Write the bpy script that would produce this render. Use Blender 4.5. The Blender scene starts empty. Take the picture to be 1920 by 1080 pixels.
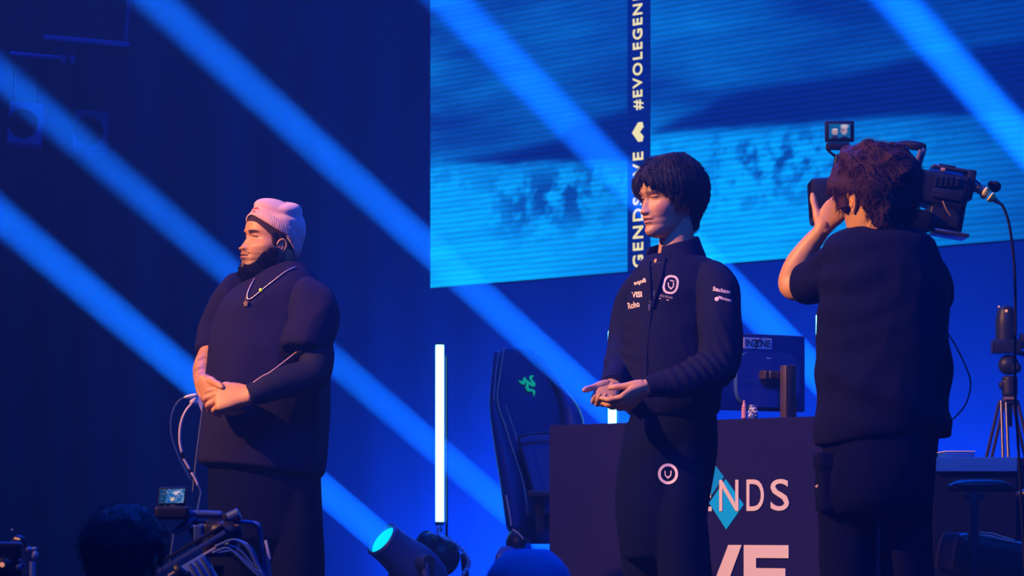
import bpy, bmesh, math, random
import numpy as np
from mathutils import Vector, Matrix

SC = bpy.context.scene
COL = SC.collection
F = 5000.0            # focal length in pixels of a 1920 px wide frame
CAMZ = 0.65           # eye height above the stage floor
PI = math.pi
random.seed(4)
RNG = np.random.default_rng(7)

# ------------------------------------------------------------------ camera
cam_d = bpy.data.cameras.new('camera')
cam = bpy.data.objects.new('camera', cam_d)
COL.objects.link(cam)
cam.location = (0, 0, CAMZ)
cam.rotation_euler = (PI / 2, 0, 0)
cam_d.sensor_width = 36.0
cam_d.lens = F * 36.0 / 1920.0
cam_d.shift_y = 450.0 / 1920.0
cam_d.clip_end = 200
cam_d.dof.use_dof = True
cam_d.dof.focus_distance = 9.0
cam_d.dof.aperture_fstop = 6.0
SC.camera = cam

# ------------------------------------------------------------------ view
SC.view_settings.view_transform = 'Standard'
SC.view_settings.look = 'None'
SC.view_settings.gamma = 1.0
SC.view_settings.use_curve_mapping = False
SC.view_settings.exposure = 0.0
cy = SC.cycles
cy.max_bounces = 4
cy.diffuse_bounces = 2
cy.glossy_bounces = 2
cy.transmission_bounces = 3
cy.volume_bounces = 0
cy.use_denoising = True
cy.sample_clamp_indirect = 3.0
cy.use_fast_gi = False

# ------------------------------------------------------------------ air: thin theatrical haze, faint blue room light
w = bpy.data.worlds.new('hall_air')
SC.world = w
w.use_nodes = True
nt = w.node_tree
nt.nodes.clear()
wo = nt.nodes.new('ShaderNodeOutputWorld')
bg = nt.nodes.new('ShaderNodeBackground')
bg.inputs[0].default_value = (0.004, 0.03, 0.35, 1)
bg.inputs[1].default_value = 0.0
nt.links.new(bg.outputs[0], wo.inputs['Surface'])
vs = nt.nodes.new('ShaderNodeVolumeScatter')
vs.inputs['Color'].default_value = (0.38, 0.72, 1, 1)
vs.inputs['Density'].default_value = 0.009
vs.inputs['Anisotropy'].default_value = 0.5
nt.links.new(vs.outputs[0], wo.inputs['Volume'])


def at(px, py, Y):
    """the point at distance Y that the photograph shows at pixel px, py"""
    return Vector(((px - 960.0) / F * Y, Y, CAMZ + (990.0 - py) / F * Y))


def aim(o, target):
    d = Vector(target) - o.location
    o.rotation_euler = d.to_track_quat('-Z', 'Y').to_euler()


def area_light(name, loc, target, sx, sy, power, color, spread=PI):
    d = bpy.data.lights.new(name, 'AREA')
    d.shape = 'RECTANGLE'
    d.size, d.size_y = sx, sy
    d.energy, d.color = power, color
    d.spread = spread
    o = bpy.data.objects.new(name, d)
    COL.objects.link(o)
    o.location = loc
    aim(o, target)
    return o


def spot_light(name, loc, target, power, color, angle, blend=0.3, radius=0.02):
    d = bpy.data.lights.new(name, 'SPOT')
    d.energy, d.color = power, color
    d.spot_size, d.spot_blend = math.radians(angle), blend
    d.shadow_soft_size = radius
    o = bpy.data.objects.new(name, d)
    COL.objects.link(o)
    o.location = loc
    aim(o, target)
    return o

# stage frame: the screen, desk and backdrop run along S (towards the right and nearer)
S = Vector((0.746, -0.666, 0))
SN = Vector((-0.666, -0.746, 0))      # out of the screen, towards the hall

# warm follow spot from the front left of the hall, high up
spot_light('front_key_lamp', (-7.6, 4.8, 6.6), (0.25, 8.5, 1.35), 9000, (1.0, 0.48, 0.18), 30, 0.85, 0.12)
# blue wash on the backdrop from floor batten, blue back light from behind right
area_light('backdrop_wash_lamp', (0.75, 14.9, 0.15), (1.55, 15.8, 0.75), 5.5, 0.3, 520, (0.001, 0.055, 1.0))
area_light('blue_back_lamp', (3.2, 12.6, 4.4), (-0.2, 9.0, 0.9), 0.8, 0.5, 330, (0.004, 0.10, 1.0), 1.6)
# unseen blue strip added overhead to veil the haze and rim the performers
area_light('blue_veil_lamp', (0.5, 14.2, 8.0), (0.0, 7.5, 0.4), 9.0, 0.4, 720, (0.002, 0.07, 1.0), 2.2)
# unseen blue fill light added above the hall
area_light('blue_fill_lamp', (1.0, 3.0, 6.5), (0.2, 9.5, 0.8), 3.0, 1.5, 125, (0.004, 0.10, 1.0), 1.5)


# ------------------------------------------------------------------ materials
MATS = {}


def mat(name, color, rough=0.6, metal=0.0, bump=0.0, bscale=80.0, spec=0.5, emit=None, estr=1.0, var=0.0, vscale=8.0, sheen=0.0, attr=None, coat=0.0):
    if name in MATS:
        return MATS[name]
    m = bpy.data.materials.new(name)
    m.use_nodes = True
    t = m.node_tree
    b = t.nodes['Principled BSDF']
    b.inputs['Base Color'].default_value = (*color, 1)
    b.inputs['Roughness'].default_value = rough
    b.inputs['Metallic'].default_value = metal
    b.inputs['Specular IOR Level'].default_value = spec
    if sheen:
        b.inputs['Sheen Weight'].default_value = sheen
    if coat:
        b.inputs['Coat Weight'].default_value = coat
    if emit:
        b.inputs['Emission Color'].default_value = (*emit, 1)
        b.inputs['Emission Strength'].default_value = estr
    tc = t.nodes.new('ShaderNodeTexCoord')
    src = None
    if attr:
        a = t.nodes.new('ShaderNodeAttribute')
        a.attribute_name = attr
        src = a.outputs['Color']
    if var:
        n = t.nodes.new('ShaderNodeTexNoise')
        n.inputs['Scale'].default_value = vscale
        n.inputs['Detail'].default_value = 5
        t.links.new(tc.outputs['Object'], n.inputs['Vector'])
        mr = t.nodes.new('ShaderNodeMapRange')
        mr.inputs['To Min'].default_value = 1 - var
        mr.inputs['To Max'].default_value = 1 + var
        t.links.new(n.outputs[0], mr.inputs[0])
        mx = t.nodes.new('ShaderNodeVectorMath')
        mx.operation = 'SCALE'
        if src:
            t.links.new(src, mx.inputs[0])
        else:
            mx.inputs[0].default_value = color
        t.links.new(mr.outputs[0], mx.inputs['Scale'])
        src = mx.outputs[0]
    if src:
        t.links.new(src, b.inputs['Base Color'])
    if bump:
        n2 = t.nodes.new('ShaderNodeTexNoise')
        n2.inputs['Scale'].default_value = bscale
        n2.inputs['Detail'].default_value = 3
        t.links.new(tc.outputs['Object'], n2.inputs['Vector'])
        bp = t.nodes.new('ShaderNodeBump')
        bp.inputs['Strength'].default_value = bump
        bp.inputs['Distance'].default_value = 0.01
        t.links.new(n2.outputs[0], bp.inputs['Height'])
        t.links.new(bp.outputs[0], b.inputs['Normal'])
    MATS[name] = m
    return m


# ------------------------------------------------------------------ mesh helpers: every shape is (verts Nx3, list of faces)
def vec(a):
    return np.array(a, float)


def spline(arr, n):
    """Catmull-Rom through the rows of arr, n steps per span"""
    a = np.asarray(arr, float)
    if len(a) < 3:
        return np.array([a[0] + (a[-1] - a[0]) * t for t in np.linspace(0, 1, n + 1)])
    e = np.vstack([2 * a[0] - a[1], a, 2 * a[-1] - a[-2]])
    out = []
    for i in range(1, len(e) - 2):
        p0, p1, p2, p3 = e[i - 1], e[i], e[i + 1], e[i + 2]
        for k in range(n):
            t = k / n
            out.append(0.5 * (2 * p1 + (p2 - p0) * t + (2 * p0 - 5 * p1 + 4 * p2 - p3) * t * t + (3 * p1 - p0 - 3 * p2 + p3) * t ** 3))
    out.append(a[-1])
    return np.array(out)


def ring_mesh(rings):
    """closed skin over a list of rings (each Mx3), ends capped with a centre point"""
    R = np.array(rings)
    n, m = R.shape[:2]
    V = R.reshape(-1, 3)
    V = np.vstack([V, R[0].mean(0), R[-1].mean(0)])
    Fc = []
    for i in range(n - 1):
        for j in range(m):
            k = (j + 1) % m
            Fc.append((i * m + j, i * m + k, (i + 1) * m + k, (i + 1) * m + j))
    for j in range(m):
        k = (j + 1) % m
        Fc.append((n * m, k, j))
        Fc.append((n * m + 1, (n - 1) * m + j, (n - 1) * m + k))
    return V, Fc


def loft(secs, m=40, n=5, p=2.0, cap=0.35):
    """secs: rows (centre3, u3, v3). Super-ellipse rings, splined, with domed ends"""
    A = np.array([np.hstack([vec(c), vec(u), vec(v)]) for c, u, v in secs])
    B = spline(A, n)
    if cap:
        def dome(b0, b1):
            d = b0[:3] - b1[:3]
            L = np.linalg.norm(d) + 1e-9
            r = min(np.linalg.norm(b0[3:6]), np.linalg.norm(b0[6:9]))
            out = []
            for t in (0.35, 0.65, 0.87, 0.98):
                q = b0.copy()
                q[:3] += d / L * r * cap * math.sin(t * PI / 2)
                q[3:] *= math.cos(t * PI / 2)
                out.append(q)
            return out
        B = np.vstack([dome(B[0], B[1])[::-1], B, dome(B[-1], B[-2])])
    a = np.arange(m) * 2 * PI / m
    ca, sa = np.cos(a), np.sin(a)
    e = 2.0 / p
    ca = np.sign(ca) * np.abs(ca) ** e
    sa = np.sign(sa) * np.abs(sa) ** e
    rings = [q[:3] + ca[:, None] * q[3:6] + sa[:, None] * q[6:9] for q in B]
    return ring_mesh(rings)


def tube(pts, rad, m=16, n=5, cap=1.0, flat=1.0, side=None, p=2.0):
    """round tube through pts; rad one per point; flat scales the second axis; side gives the direction of the first"""
    P = np.array([vec(q) for q in pts])
    if np.isscalar(rad):
        rad = [rad] * len(P)
    A = spline(np.hstack([P, np.array(rad, float)[:, None]]), n)
    C, r = A[:, :3], A[:, 3]
    T = np.gradient(C, axis=0)
    T /= np.linalg.norm(T, axis=1)[:, None] + 1e-12
    u = vec(side) if side is not None else (vec((0, 0, 1)) if abs(T[0][2]) < 0.9 else vec((0, 1, 0)))
    secs = []
    for i in range(len(C)):
        u = u - T[i] * np.dot(u, T[i])
        u /= np.linalg.norm(u) + 1e-12
        v = np.cross(T[i], u)
        secs.append((C[i], u * r[i], v * r[i] * flat))
    return loft(secs, m=m, n=1, cap=cap, p=p)


def ball(c, r, m=24, n=14, rot=None):
    """ellipsoid, r scalar or 3 radii, rot optional 3x3 array with axes as columns"""
    r = vec([r] * 3 if np.isscalar(r) else r)
    rings = []
    for i in range(1, n):
        th = PI * i / n
        a = np.arange(m) * 2 * PI / m
        q = np.stack([np.sin(th) * np.cos(a), np.sin(th) * np.sin(a), np.full(m, np.cos(th))], 1) * r
        if rot is not None:
            q = q @ np.array(rot).T
        rings.append(q + vec(c))
    V, Fc = ring_mesh(rings)
    ax = vec((0, 0, r[2])) if rot is None else np.array(rot) @ vec((0, 0, r[2]))
    V[-2] = vec(c) + ax
    V[-1] = vec(c) - ax
    return V, Fc


def box(c, half, rot=None, bev=0.0):
    """box with optional chamfer, axes from the columns of rot"""
    bm = bmesh.new()
    bmesh.ops.create_cube(bm, size=2.0)
    for v in bm.verts:
        v.co = Vector((v.co.x * half[0], v.co.y * half[1], v.co.z * half[2]))
    if bev:
        bmesh.ops.bevel(bm, geom=bm.edges[:], offset=bev, segments=2, affect='EDGES', profile=0.6)
    V = np.array([v.co[:] for v in bm.verts])
    Fc = [tuple(v.index for v in f.verts) for f in bm.faces]
    bm.free()
    if rot is not None:
        V = V @ np.array(rot).T
    return V + vec(c), Fc


def cyl(p0, p1, r0, r1=None, m=24, bev=0.0):
    p0, p1 = vec(p0), vec(p1)
    r1 = r0 if r1 is None else r1
    T = p1 - p0
    L = np.linalg.norm(T)
    T = T / L
    u = vec((0, 0, 1)) if abs(T[2]) < 0.9 else vec((1, 0, 0))
    u = u - T * np.dot(u, T)
    u /= np.linalg.norm(u)
    v = np.cross(T, u)
    a = np.arange(m) * 2 * PI / m
    rg = lambda c, r: c + (np.cos(a)[:, None] * u + np.sin(a)[:, None] * v) * r
    if bev:
        rings = [rg(p0, r0 - bev), rg(p0 + T * bev, r0), rg(p1 - T * bev, r1), rg(p1, r1 - bev)]
    else:
        rings = [rg(p0, r0), rg(p1, r1)]
    return ring_mesh(rings)


def prism(poly, depth, O, U, W):
    """polygon (2D list) extruded by depth; O origin, U and W the plane axes"""
    O, U, W = vec(O), vec(U), vec(W)
    N = np.cross(U, W)
    N /= np.linalg.norm(N)
    P = np.array(poly, float)
    a = O + P[:, :1] * U + P[:, 1:2] * W
    V = np.vstack([a, a + N * depth])
    n = len(P)
    Fc = [tuple(range(n))[::-1], tuple(range(n, 2 * n))]
    for j in range(n):
        k = (j + 1) % n
        Fc.append((j, k, n + k, n + j))
    return V, Fc


def join(*ms):
    V, Fc, o = [], [], 0
    for v, f in ms:
        V.append(v)
        Fc += [tuple(i + o for i in q) for q in f]
        o += len(v)
    return np.vstack(V), Fc


def to_mesh(name, m):
    me = bpy.data.meshes.new(name)
    me.from_pydata([tuple(v) for v in m[0]], [], [tuple(int(i) for i in f) for f in m[1]])
    me.update()
    return me


def put(name, m, material, parent=None, smooth=True, loc=None, angle=40, **tags):
    """link ONE mesh object. Vertices are given in world space; the origin goes to loc or the mesh's base"""
    V = np.array(m[0], float)
    if parent is not None:
        o0 = np.array(parent.matrix_world.translation if parent.parent is None else parent['_o'])
    elif loc is not None:
        o0 = vec(loc)
    else:
        lo, hi = V.min(0), V.max(0)
        o0 = vec(((lo[0] + hi[0]) / 2, (lo[1] + hi[1]) / 2, lo[2]))
    me = to_mesh(name, (V - o0, m[1]))
    bm = bmesh.new()
    bm.from_mesh(me)
    bmesh.ops.recalc_face_normals(bm, faces=bm.faces)
    bm.to_mesh(me)
    bm.free()
    if smooth:
        me.polygons.foreach_set('use_smooth', [True] * len(me.polygons))
        if angle:
            me.set_sharp_from_angle(angle=math.radians(angle))
    if material:
        me.materials.append(material)
    o = bpy.data.objects.new(name, me)
    COL.objects.link(o)
    if parent is not None:
        o.parent = parent
    else:
        o.location = o0
    o['_o'] = tuple(float(q) for q in o0)
    for k, v in tags.items():
        o[k] = v
    return o


def thing(name, loc, label, category, group=None):
    o = bpy.data.objects.new(name, None)
    o.empty_display_size = 0.1
    COL.objects.link(o)
    o.location = loc
    o.matrix_world = Matrix.Translation(Vector(loc))
    o['label'] = label
    o['category'] = category
    o['_o'] = tuple(float(q) for q in loc)
    if group:
        o['group'] = group
    return o


def evaluated(me, mods):
    o = bpy.data.objects.new('tmp', me)
    COL.objects.link(o)
    for t, kw in mods:
        md = o.modifiers.new(t, t)
        for k, v in kw.items():
            setattr(md, k, v)
    dg = bpy.context.evaluated_depsgraph_get()
    ev = o.evaluated_get(dg)
    m2 = bpy.data.meshes.new_from_object(ev)
    out = arrays(m2)
    bpy.data.objects.remove(o)
    bpy.data.meshes.remove(m2)
    return out


def arrays(m2):
    V = np.empty(len(m2.vertices) * 3)
    m2.vertices.foreach_get('co', V)
    L = np.empty(len(m2.loops), int)
    m2.loops.foreach_get('vertex_index', L)
    st = np.empty(len(m2.polygons), int)
    m2.polygons.foreach_get('loop_start', st)
    tot = np.empty(len(m2.polygons), int)
    m2.polygons.foreach_get('loop_total', tot)
    return V.reshape(-1, 3), [tuple(L[a:a + b]) for a, b in zip(st, tot)]


def fuse(parts, voxel=0.006, smooth=4):
    """melt closed shapes into one continuous skin"""
    me = to_mesh('f', join(*parts))
    out = evaluated(me, [('REMESH', dict(mode='VOXEL', voxel_size=voxel, adaptivity=0.0)), ('SMOOTH', dict(factor=0.5, iterations=smooth))])
    bpy.data.meshes.remove(me)
    return out


def boolean(a, b, op='UNION'):
    ob = bpy.data.objects.new('b', to_mesh('b', b))
    COL.objects.link(ob)
    me = to_mesh('a', a)
    out = evaluated(me, [('BOOLEAN', dict(object=ob, operation=op, solver='MANIFOLD'))])
    bpy.data.objects.remove(ob)
    if len(out[0]) < 10:
        print('BOOLEAN FAILED', op, len(a[0]), len(b[0]))
        return a
    return out


def normals(m):
    me = to_mesh('n', m)
    N = np.empty(len(me.vertices) * 3)
    me.vertices.foreach_get('normal', N)
    bpy.data.meshes.remove(me)
    return N.reshape(-1, 3)


_K = RNG.normal(size=(24, 3))
_PH = RNG.uniform(0, 6.28, 24)


def wav(P, freq, k0=0, n=6):
    s = 0
    for i in range(k0, k0 + n):
        s = s + np.sin(P @ (_K[i % 24] * freq) + _PH[i % 24] + 1.7 * np.sin(P @ (_K[(i + 5) % 24] * freq * 0.6)))
    return s / n


def folds(m, amp, freq, stretch=(1, 1, 1), sharp=1.6, k0=0):
    """cloth folds: ridged waves pushed along the normal"""
    V = m[0]
    N = normals(m)
    w_ = wav(V * vec(stretch), freq, k0)
    r = 1 - np.abs(w_) * sharp
    r = np.clip(r, -1, 1)
    return V + N * (amp * r)[:, None], m[1]


def paint(o, cols):
    """colour attribute 'tone' per vertex"""
    me = o.data
    a = me.color_attributes.new('tone', 'FLOAT_COLOR', 'POINT')
    c = np.ones((len(me.vertices), 4))
    c[:, :3] = cols
    a.data.foreach_set('color', c.ravel())


def text_mesh(s, size_x, size_y, O, U, W, depth=0.004, bold=0.0, spacing=1.0):
    """lettering as solid geometry, fitted to size_x by size_y, lower left corner at O"""
    cu = bpy.data.curves.new('t', 'FONT')
    cu.body = s
    cu.offset = bold
    cu.resolution_u = 4
    cu.space_character = spacing
    o = bpy.data.objects.new('t', cu)
    COL.objects.link(o)
    dg = bpy.context.evaluated_depsgraph_get()
    me = bpy.data.meshes.new_from_object(o.evaluated_get(dg))
    V, Fc = arrays(me)
    bpy.data.objects.remove(o)
    lo, hi = V.min(0), V.max(0)
    X = (V[:, 0] - lo[0]) / (hi[0] - lo[0]) * size_x
    Y = (V[:, 1] - lo[1]) / (hi[1] - lo[1]) * size_y
    U, W, O = vec(U), vec(W), vec(O)
    N = np.cross(U, W)
    top = O + X[:, None] * U + Y[:, None] * W + N * depth
    # solidify: bottom copy plus walls on border edges
    n = len(V)
    bot = top - N * depth
    cnt = {}
    for f in Fc:
        for i in range(len(f)):
            e = (f[i], f[(i + 1) % len(f)])
            cnt[e] = 1
    walls = [(b_, a_, a_ + n, b_ + n) for (a_, b_) in cnt if (b_, a_) not in cnt]
    return np.vstack([top, bot]), Fc + [tuple(i + n for i in f[::-1]) for f in Fc] + walls

# ------------------------------------------------------------------ the hall and stage
def slab(name, c, hx, hy, hz, m, rot=None):
    return put(name, box(c, (hx, hy, hz), rot), m, smooth=False, kind='structure')

RS = np.array([[S.x, SN.x * -1, 0], [S.y, SN.y * -1, 0], [0, 0, 1]])   # columns: along, into depth, up
m_black_floor = mat('black_stage_floor', (0.02, 0.021, 0.024), 0.35, bump=0.05, bscale=30, var=0.2)
m_drape = mat('dark_blue_drape', (0.09, 0.10, 0.12), 0.9, bump=0.3, bscale=6, var=0.12, vscale=3)
m_hall = mat('hall_black', (0.02, 0.02, 0.022), 0.9, var=0.1)
slab('floor', (0, 17.1, -0.1), 11, 9.8, 0.1, m_black_floor)
slab('floor_hall', (0, 2.3, -1.1), 11, 6.0, 0.1, m_hall)
slab('trim_1', (0, 7.27, -0.6), 11, 0.03, 0.6, m_hall)
slab('ceiling', (0, 11, 9.1), 11, 15.9, 0.1, m_hall)
slab('wall_left', (-11, 11, 4), 0.1, 15, 5.2, m_hall)
slab('wall_right', (11, 11, 4), 0.1, 15, 5.2, m_hall)
slab('wall_front', (0, -3.8, 4), 11, 0.1, 5.2, m_hall)
# pleated drape behind the screen, across the stage
def drape():
    A = Vector((-4.27, 20.64, 0)); L = 16.5
    n = 900
    rows = []
    for z in np.linspace(0, 8.9, 3):
        s = np.linspace(0, L, n)
        off = 0.016 * np.sin(s * 5 + 1.3 * np.sin(s * 2.1)) + 0.006 * np.sin(s * 13.0)
        rows.append(np.stack([A.x + S.x * s + SN.x * off, A.y + S.y * s + SN.y * off, np.full(n, z)], 1))
    V = np.vstack(rows)
    Fc = [(r * n + i, r * n + i + 1, (r + 1) * n + i + 1, (r + 1) * n + i) for r in range(2) for i in range(n - 1)]
    V2 = V - np.array(SN) * 0.02
    N_ = len(V)
    Fc = Fc + [tuple(q + N_ for q in f[::-1]) for f in Fc]
    return np.vstack([V, V2]), Fc
put('wall_back', drape(), m_drape, kind='structure', angle=0)
slab('wall_back_left', (-7.7, 20.8, 4), 3.4, 0.1, 5.0, m_hall)

# ------------------------------------------------------------------ LED screen: three panels hanging as one wall
SL = Vector((-0.4437, 14.5, 0)) - SN * 0.04          # lower left corner in plan
ZB = 1.955
def s_of(px):                            # distance along the screen seen at pixel column px
    k = (px - 960) / F
    return (k * SL.y - SL.x) / (S.x - k * S.y)
def screen_uv(px, py):
    s = s_of(px)
    Y = SL.y + S.y * s
    return s, CAMZ + (990 - py) / F * Y
m_led = bpy.data.materials.new('led_picture')
m_led.use_nodes = True
t = m_led.node_tree
t.nodes.clear()
o_ = t.nodes.new('ShaderNodeOutputMaterial'); em = t.nodes.new('ShaderNodeEmission')
at_ = t.nodes.new('ShaderNodeAttribute'); at_.attribute_name = 'tone'
tc_ = t.nodes.new('ShaderNodeTexCoord'); wv = t.nodes.new('ShaderNodeTexWave')
wv.bands_direction = 'Z'; wv.inputs['Scale'].default_value = 11.0
t.links.new(tc_.outputs['Object'], wv.inputs['Vector'])
mr_ = t.nodes.new('ShaderNodeMapRange'); mr_.inputs['To Min'].default_value = 0.8; mr_.inputs['To Max'].default_value = 1.12
t.links.new(wv.outputs['Fac'], mr_.inputs[0])
vm = t.nodes.new('ShaderNodeVectorMath'); vm.operation = 'SCALE'
t.links.new(at_.outputs['Color'], vm.inputs[0]); t.links.new(mr_.outputs[0], vm.inputs['Scale'])
t.links.new(vm.outputs[0], em.inputs['Color']); em.inputs['Strength'].default_value = 1.2
t.links.new(em.outputs[0], o_.inputs['Surface'])
m_led.cycles.emission_sampling = 'NONE'

def fbm(x, z, seed, octs=4):
    r = np.random.default_rng(seed)
    out = 0; a = 1; tot = 0
    for o in range(octs):
        G = r.uniform(0, 1, (64, 64))
        xi = np.floor(x).astype(int); zi = np.floor(z).astype(int)
        fx = x - xi; fz = z - zi
        fx = fx * fx * (3 - 2 * fx); fz = fz * fz * (3 - 2 * fz)
        g = lambda i, j: G[(xi + i) % 64, (zi + j) % 64]
        out = out + a * ((g(0, 0) * (1 - fx) + g(1, 0) * fx) * (1 - fz) + (g(0, 1) * (1 - fx) + g(1, 1) * fx) * fz)
        tot += a; a *= 0.5; x = x * 2.03; z = z * 2.03
    return out / tot

def picture(s, z, which):
    """the brush stroke picture the screen shows, in panel coordinates"""
    sx = s; zz = z
    n1 = fbm(sx * 5, zz * 9, 3); n2 = fbm(sx * 2.0, zz * 14, 5); n3 = fbm(sx * 18, zz * 26, 8)
    if which == 0:
        tp = [(840, 303), (925, 292), (1000, 276), (1055, 262), (1085, 238), (1130, 225), (1187, 206)]
        bp = [(840, 305), (925, 309), (1000, 307), (1090, 303), (1187, 302)]
    else:
        tp = [(1232, 246), (1285, 222), (1330, 206), (1360, 182), (1420, 166), (1600, 140), (1700, 116), (1920, 82)]
        bp = [(1232, 249), (1330, 243), (1500, 236), (1700, 222), (1920, 215)]
    tq = [screen_uv(*q) for q in tp]; bq = [screen_uv(*q) for q in bp]
    s0 = tq[0][0]
    top = np.interp(sx, [q[0] for q in tq], [q[1] for q in tq]) + 0.035 * (n2 - .5)
    bot = np.interp(sx, [q[0] for q in bq], [q[1] for q in bq]) + 0.03 * (n1 - .5)
    fine = fbm(sx * 1.6 + 3, (zz - .10 * sx) * 70, 31) - .5
    inside = 1 / (1 + np.exp(-(top - zz) / 0.012)) * 1 / (1 + np.exp(-(zz - bot) / 0.008)) * (sx > s0)
    light = 1 / (1 + np.exp(-(bot + 0.0 - zz) / 0.05))
    up = fbm(sx * 1.1 + 5, zz * 3.2 + sx * 0.7, 11)
    up = up * 0.65 + 0.35 * n2
    br_up = 0.085 + (0.40 + .25 * np.exp(-(sx - s0 + .1) / .25) * (sx > s0 - .2)) * np.clip(up - 0.30, 0, 1) * np.clip(1.15 - 0.32 * (sx - s0), 0.25, 1.2)
    c_s = s0 + (0.80 if which == 0 else 0.75)
    blot = np.exp(-((sx - c_s) / 0.42) ** 4 - ((zz - 2.33 - 0.03 * sx) / 0.17) ** 2)
    n4 = fbm(sx * 16, zz * 13, 17)
    spk = np.clip((0.35 * n1 + 0.30 * n3 + .35 * n4 - 0.45) * 8, 0, 1)
    br_low = (0.66 - 0.46 * blot * spk - 0.14 * spk * np.exp(-((zz - bot + 0.09) / 0.08) ** 2)) * np.clip(1.35 - 0.46 * np.clip(sx - s0, 0, 9), 0.25, 1)
    br_low = br_low * (0.88 + 0.24 * n2)
    b = br_up * (1 - light) + br_low * light
    b = b * (1 - inside) + 0.035 * inside
    b = b * (1 + .38 * fine)
    b = np.clip(b, 0.02, 1)
    t_ = np.clip(b / 0.62, 0, 1.2)
    dark = vec((0.0, 0.008, 0.13)); lite = vec((0.0, 0.26, 0.88))
    g = dark[None] + (lite - dark)[None] * t_[:, None] * vec((1, 1, 1)) ** 1
    g[:, 1] = 0.008 + 0.30 * t_ ** 1.35
    return g

scr = thing('led_screen', (SL.x, SL.y, ZB), 'huge LED video wall glowing with blue brush strokes, hung across the stage', 'screen')
def panel(name, s0, s1, z0, z1, off, paintf, m, nx=0.012, **k):
    nxn = max(2, int((s1 - s0) / nx)); nz = max(2, int((z1 - z0) / nx))
    s, z = np.meshgrid(np.linspace(s0, s1, nxn), np.linspace(z0, z1, nz))
    s = s.ravel(); z = z.ravel()
    V = np.stack([SL.x + S.x * s + SN.x * off, SL.y + S.y * s + SN.y * off, z], 1)
    Fc = [(r * nxn + i, r * nxn + i + 1, (r + 1) * nxn + i + 1, (r + 1) * nxn + i) for r in range(nz - 1) for i in range(nxn - 1)]
    o = put(name, (V, Fc), m, scr, smooth=False, **k)
    paint(o, paintf(s, z))
    return o
m_case = mat('screen_casing', (0.01, 0.01, 0.012), 0.6)
sa, sb, sc_ = s_of(1187), s_of(1229), 4.6
print('strip', sa, sb)
ZT = 5.2
panel('display_panel', 0, sa, ZB, ZT, 0.04, lambda s, z: picture(s, z, 0), m_led)
panel('display_panel', sb, sc_, ZB, ZT, 0.04, lambda s, z: picture(s, z, 1), m_led)
panel('banner_strip', sa, sb, ZB, ZT, 0.045, lambda s, z: np.tile(vec((0.0, 0.012, 0.17)), (len(s), 1)), m_led, 0.1)
put('casing', join(box(SL + S * (sc_ / 2) + Vector((0, 0, (ZB + ZT) / 2)), (sc_ / 2, 0.03, (ZT - ZB) / 2), RS)), m_case, scr, smooth=False)
m_banner = mat('banner_letters', (0.05, 0.05, 0.04), 0.6, emit=(0.95, 0.86, 0.42), estr=0.95)
# lettering runs upward; the strip repeats its words
def on_screen(s, z, off=0.05):   # off is measured from the casing plane
    return Vector((SL.x + S.x * s + SN.x * off, SL.y + S.y * s + SN.y * off, z))
sm = (sa + sb) / 2
def banner(word, py0, py1, half=0.5):
    z0 = screen_uv(1208, py0)[1]; z1 = screen_uv(1208, py1)[1]
    lw = (sb - sa) * 0.46
    tm = text_mesh(word, z1 - z0, lw, on_screen(sm + lw / 2, z0, 0.052), (0, 0, 1), tuple(-S), depth=-0.004, bold=0.015, spacing=1.25)
    put('banner_lettering', tm, m_banner, scr, smooth=False)
banner('#EVOLEGENDS', 208, -36)
banner('GENDSLIVE', 503, 287)
def chev(py0, py1):
    z0 = screen_uv(1208, py0)[1]; z1 = screen_uv(1208, py1)[1]
    h = z1 - z0; wd = (sb - sa) * 0.5
    pl = [(-.5, .45), (0, 1.0), (.5, .45), (.5, .1), (.25, .0), (0, .33), (-.25, 0.0), (-.5, .1)]
    pl = [(a * wd, b * h) for a, b in pl]
    # the mark is turned a quarter like the letters
    pl = [(-(b - h / 2) * wd / h, a * h / wd + h / 2) for a, b in pl]
    put('banner_emblem', prism(pl, 0.004, on_screen(sm, z0, 0.05), S, (0, 0, 1)), m_banner, scr, smooth=False)
chev(268, 232)
chev(-60, -96)

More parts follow.
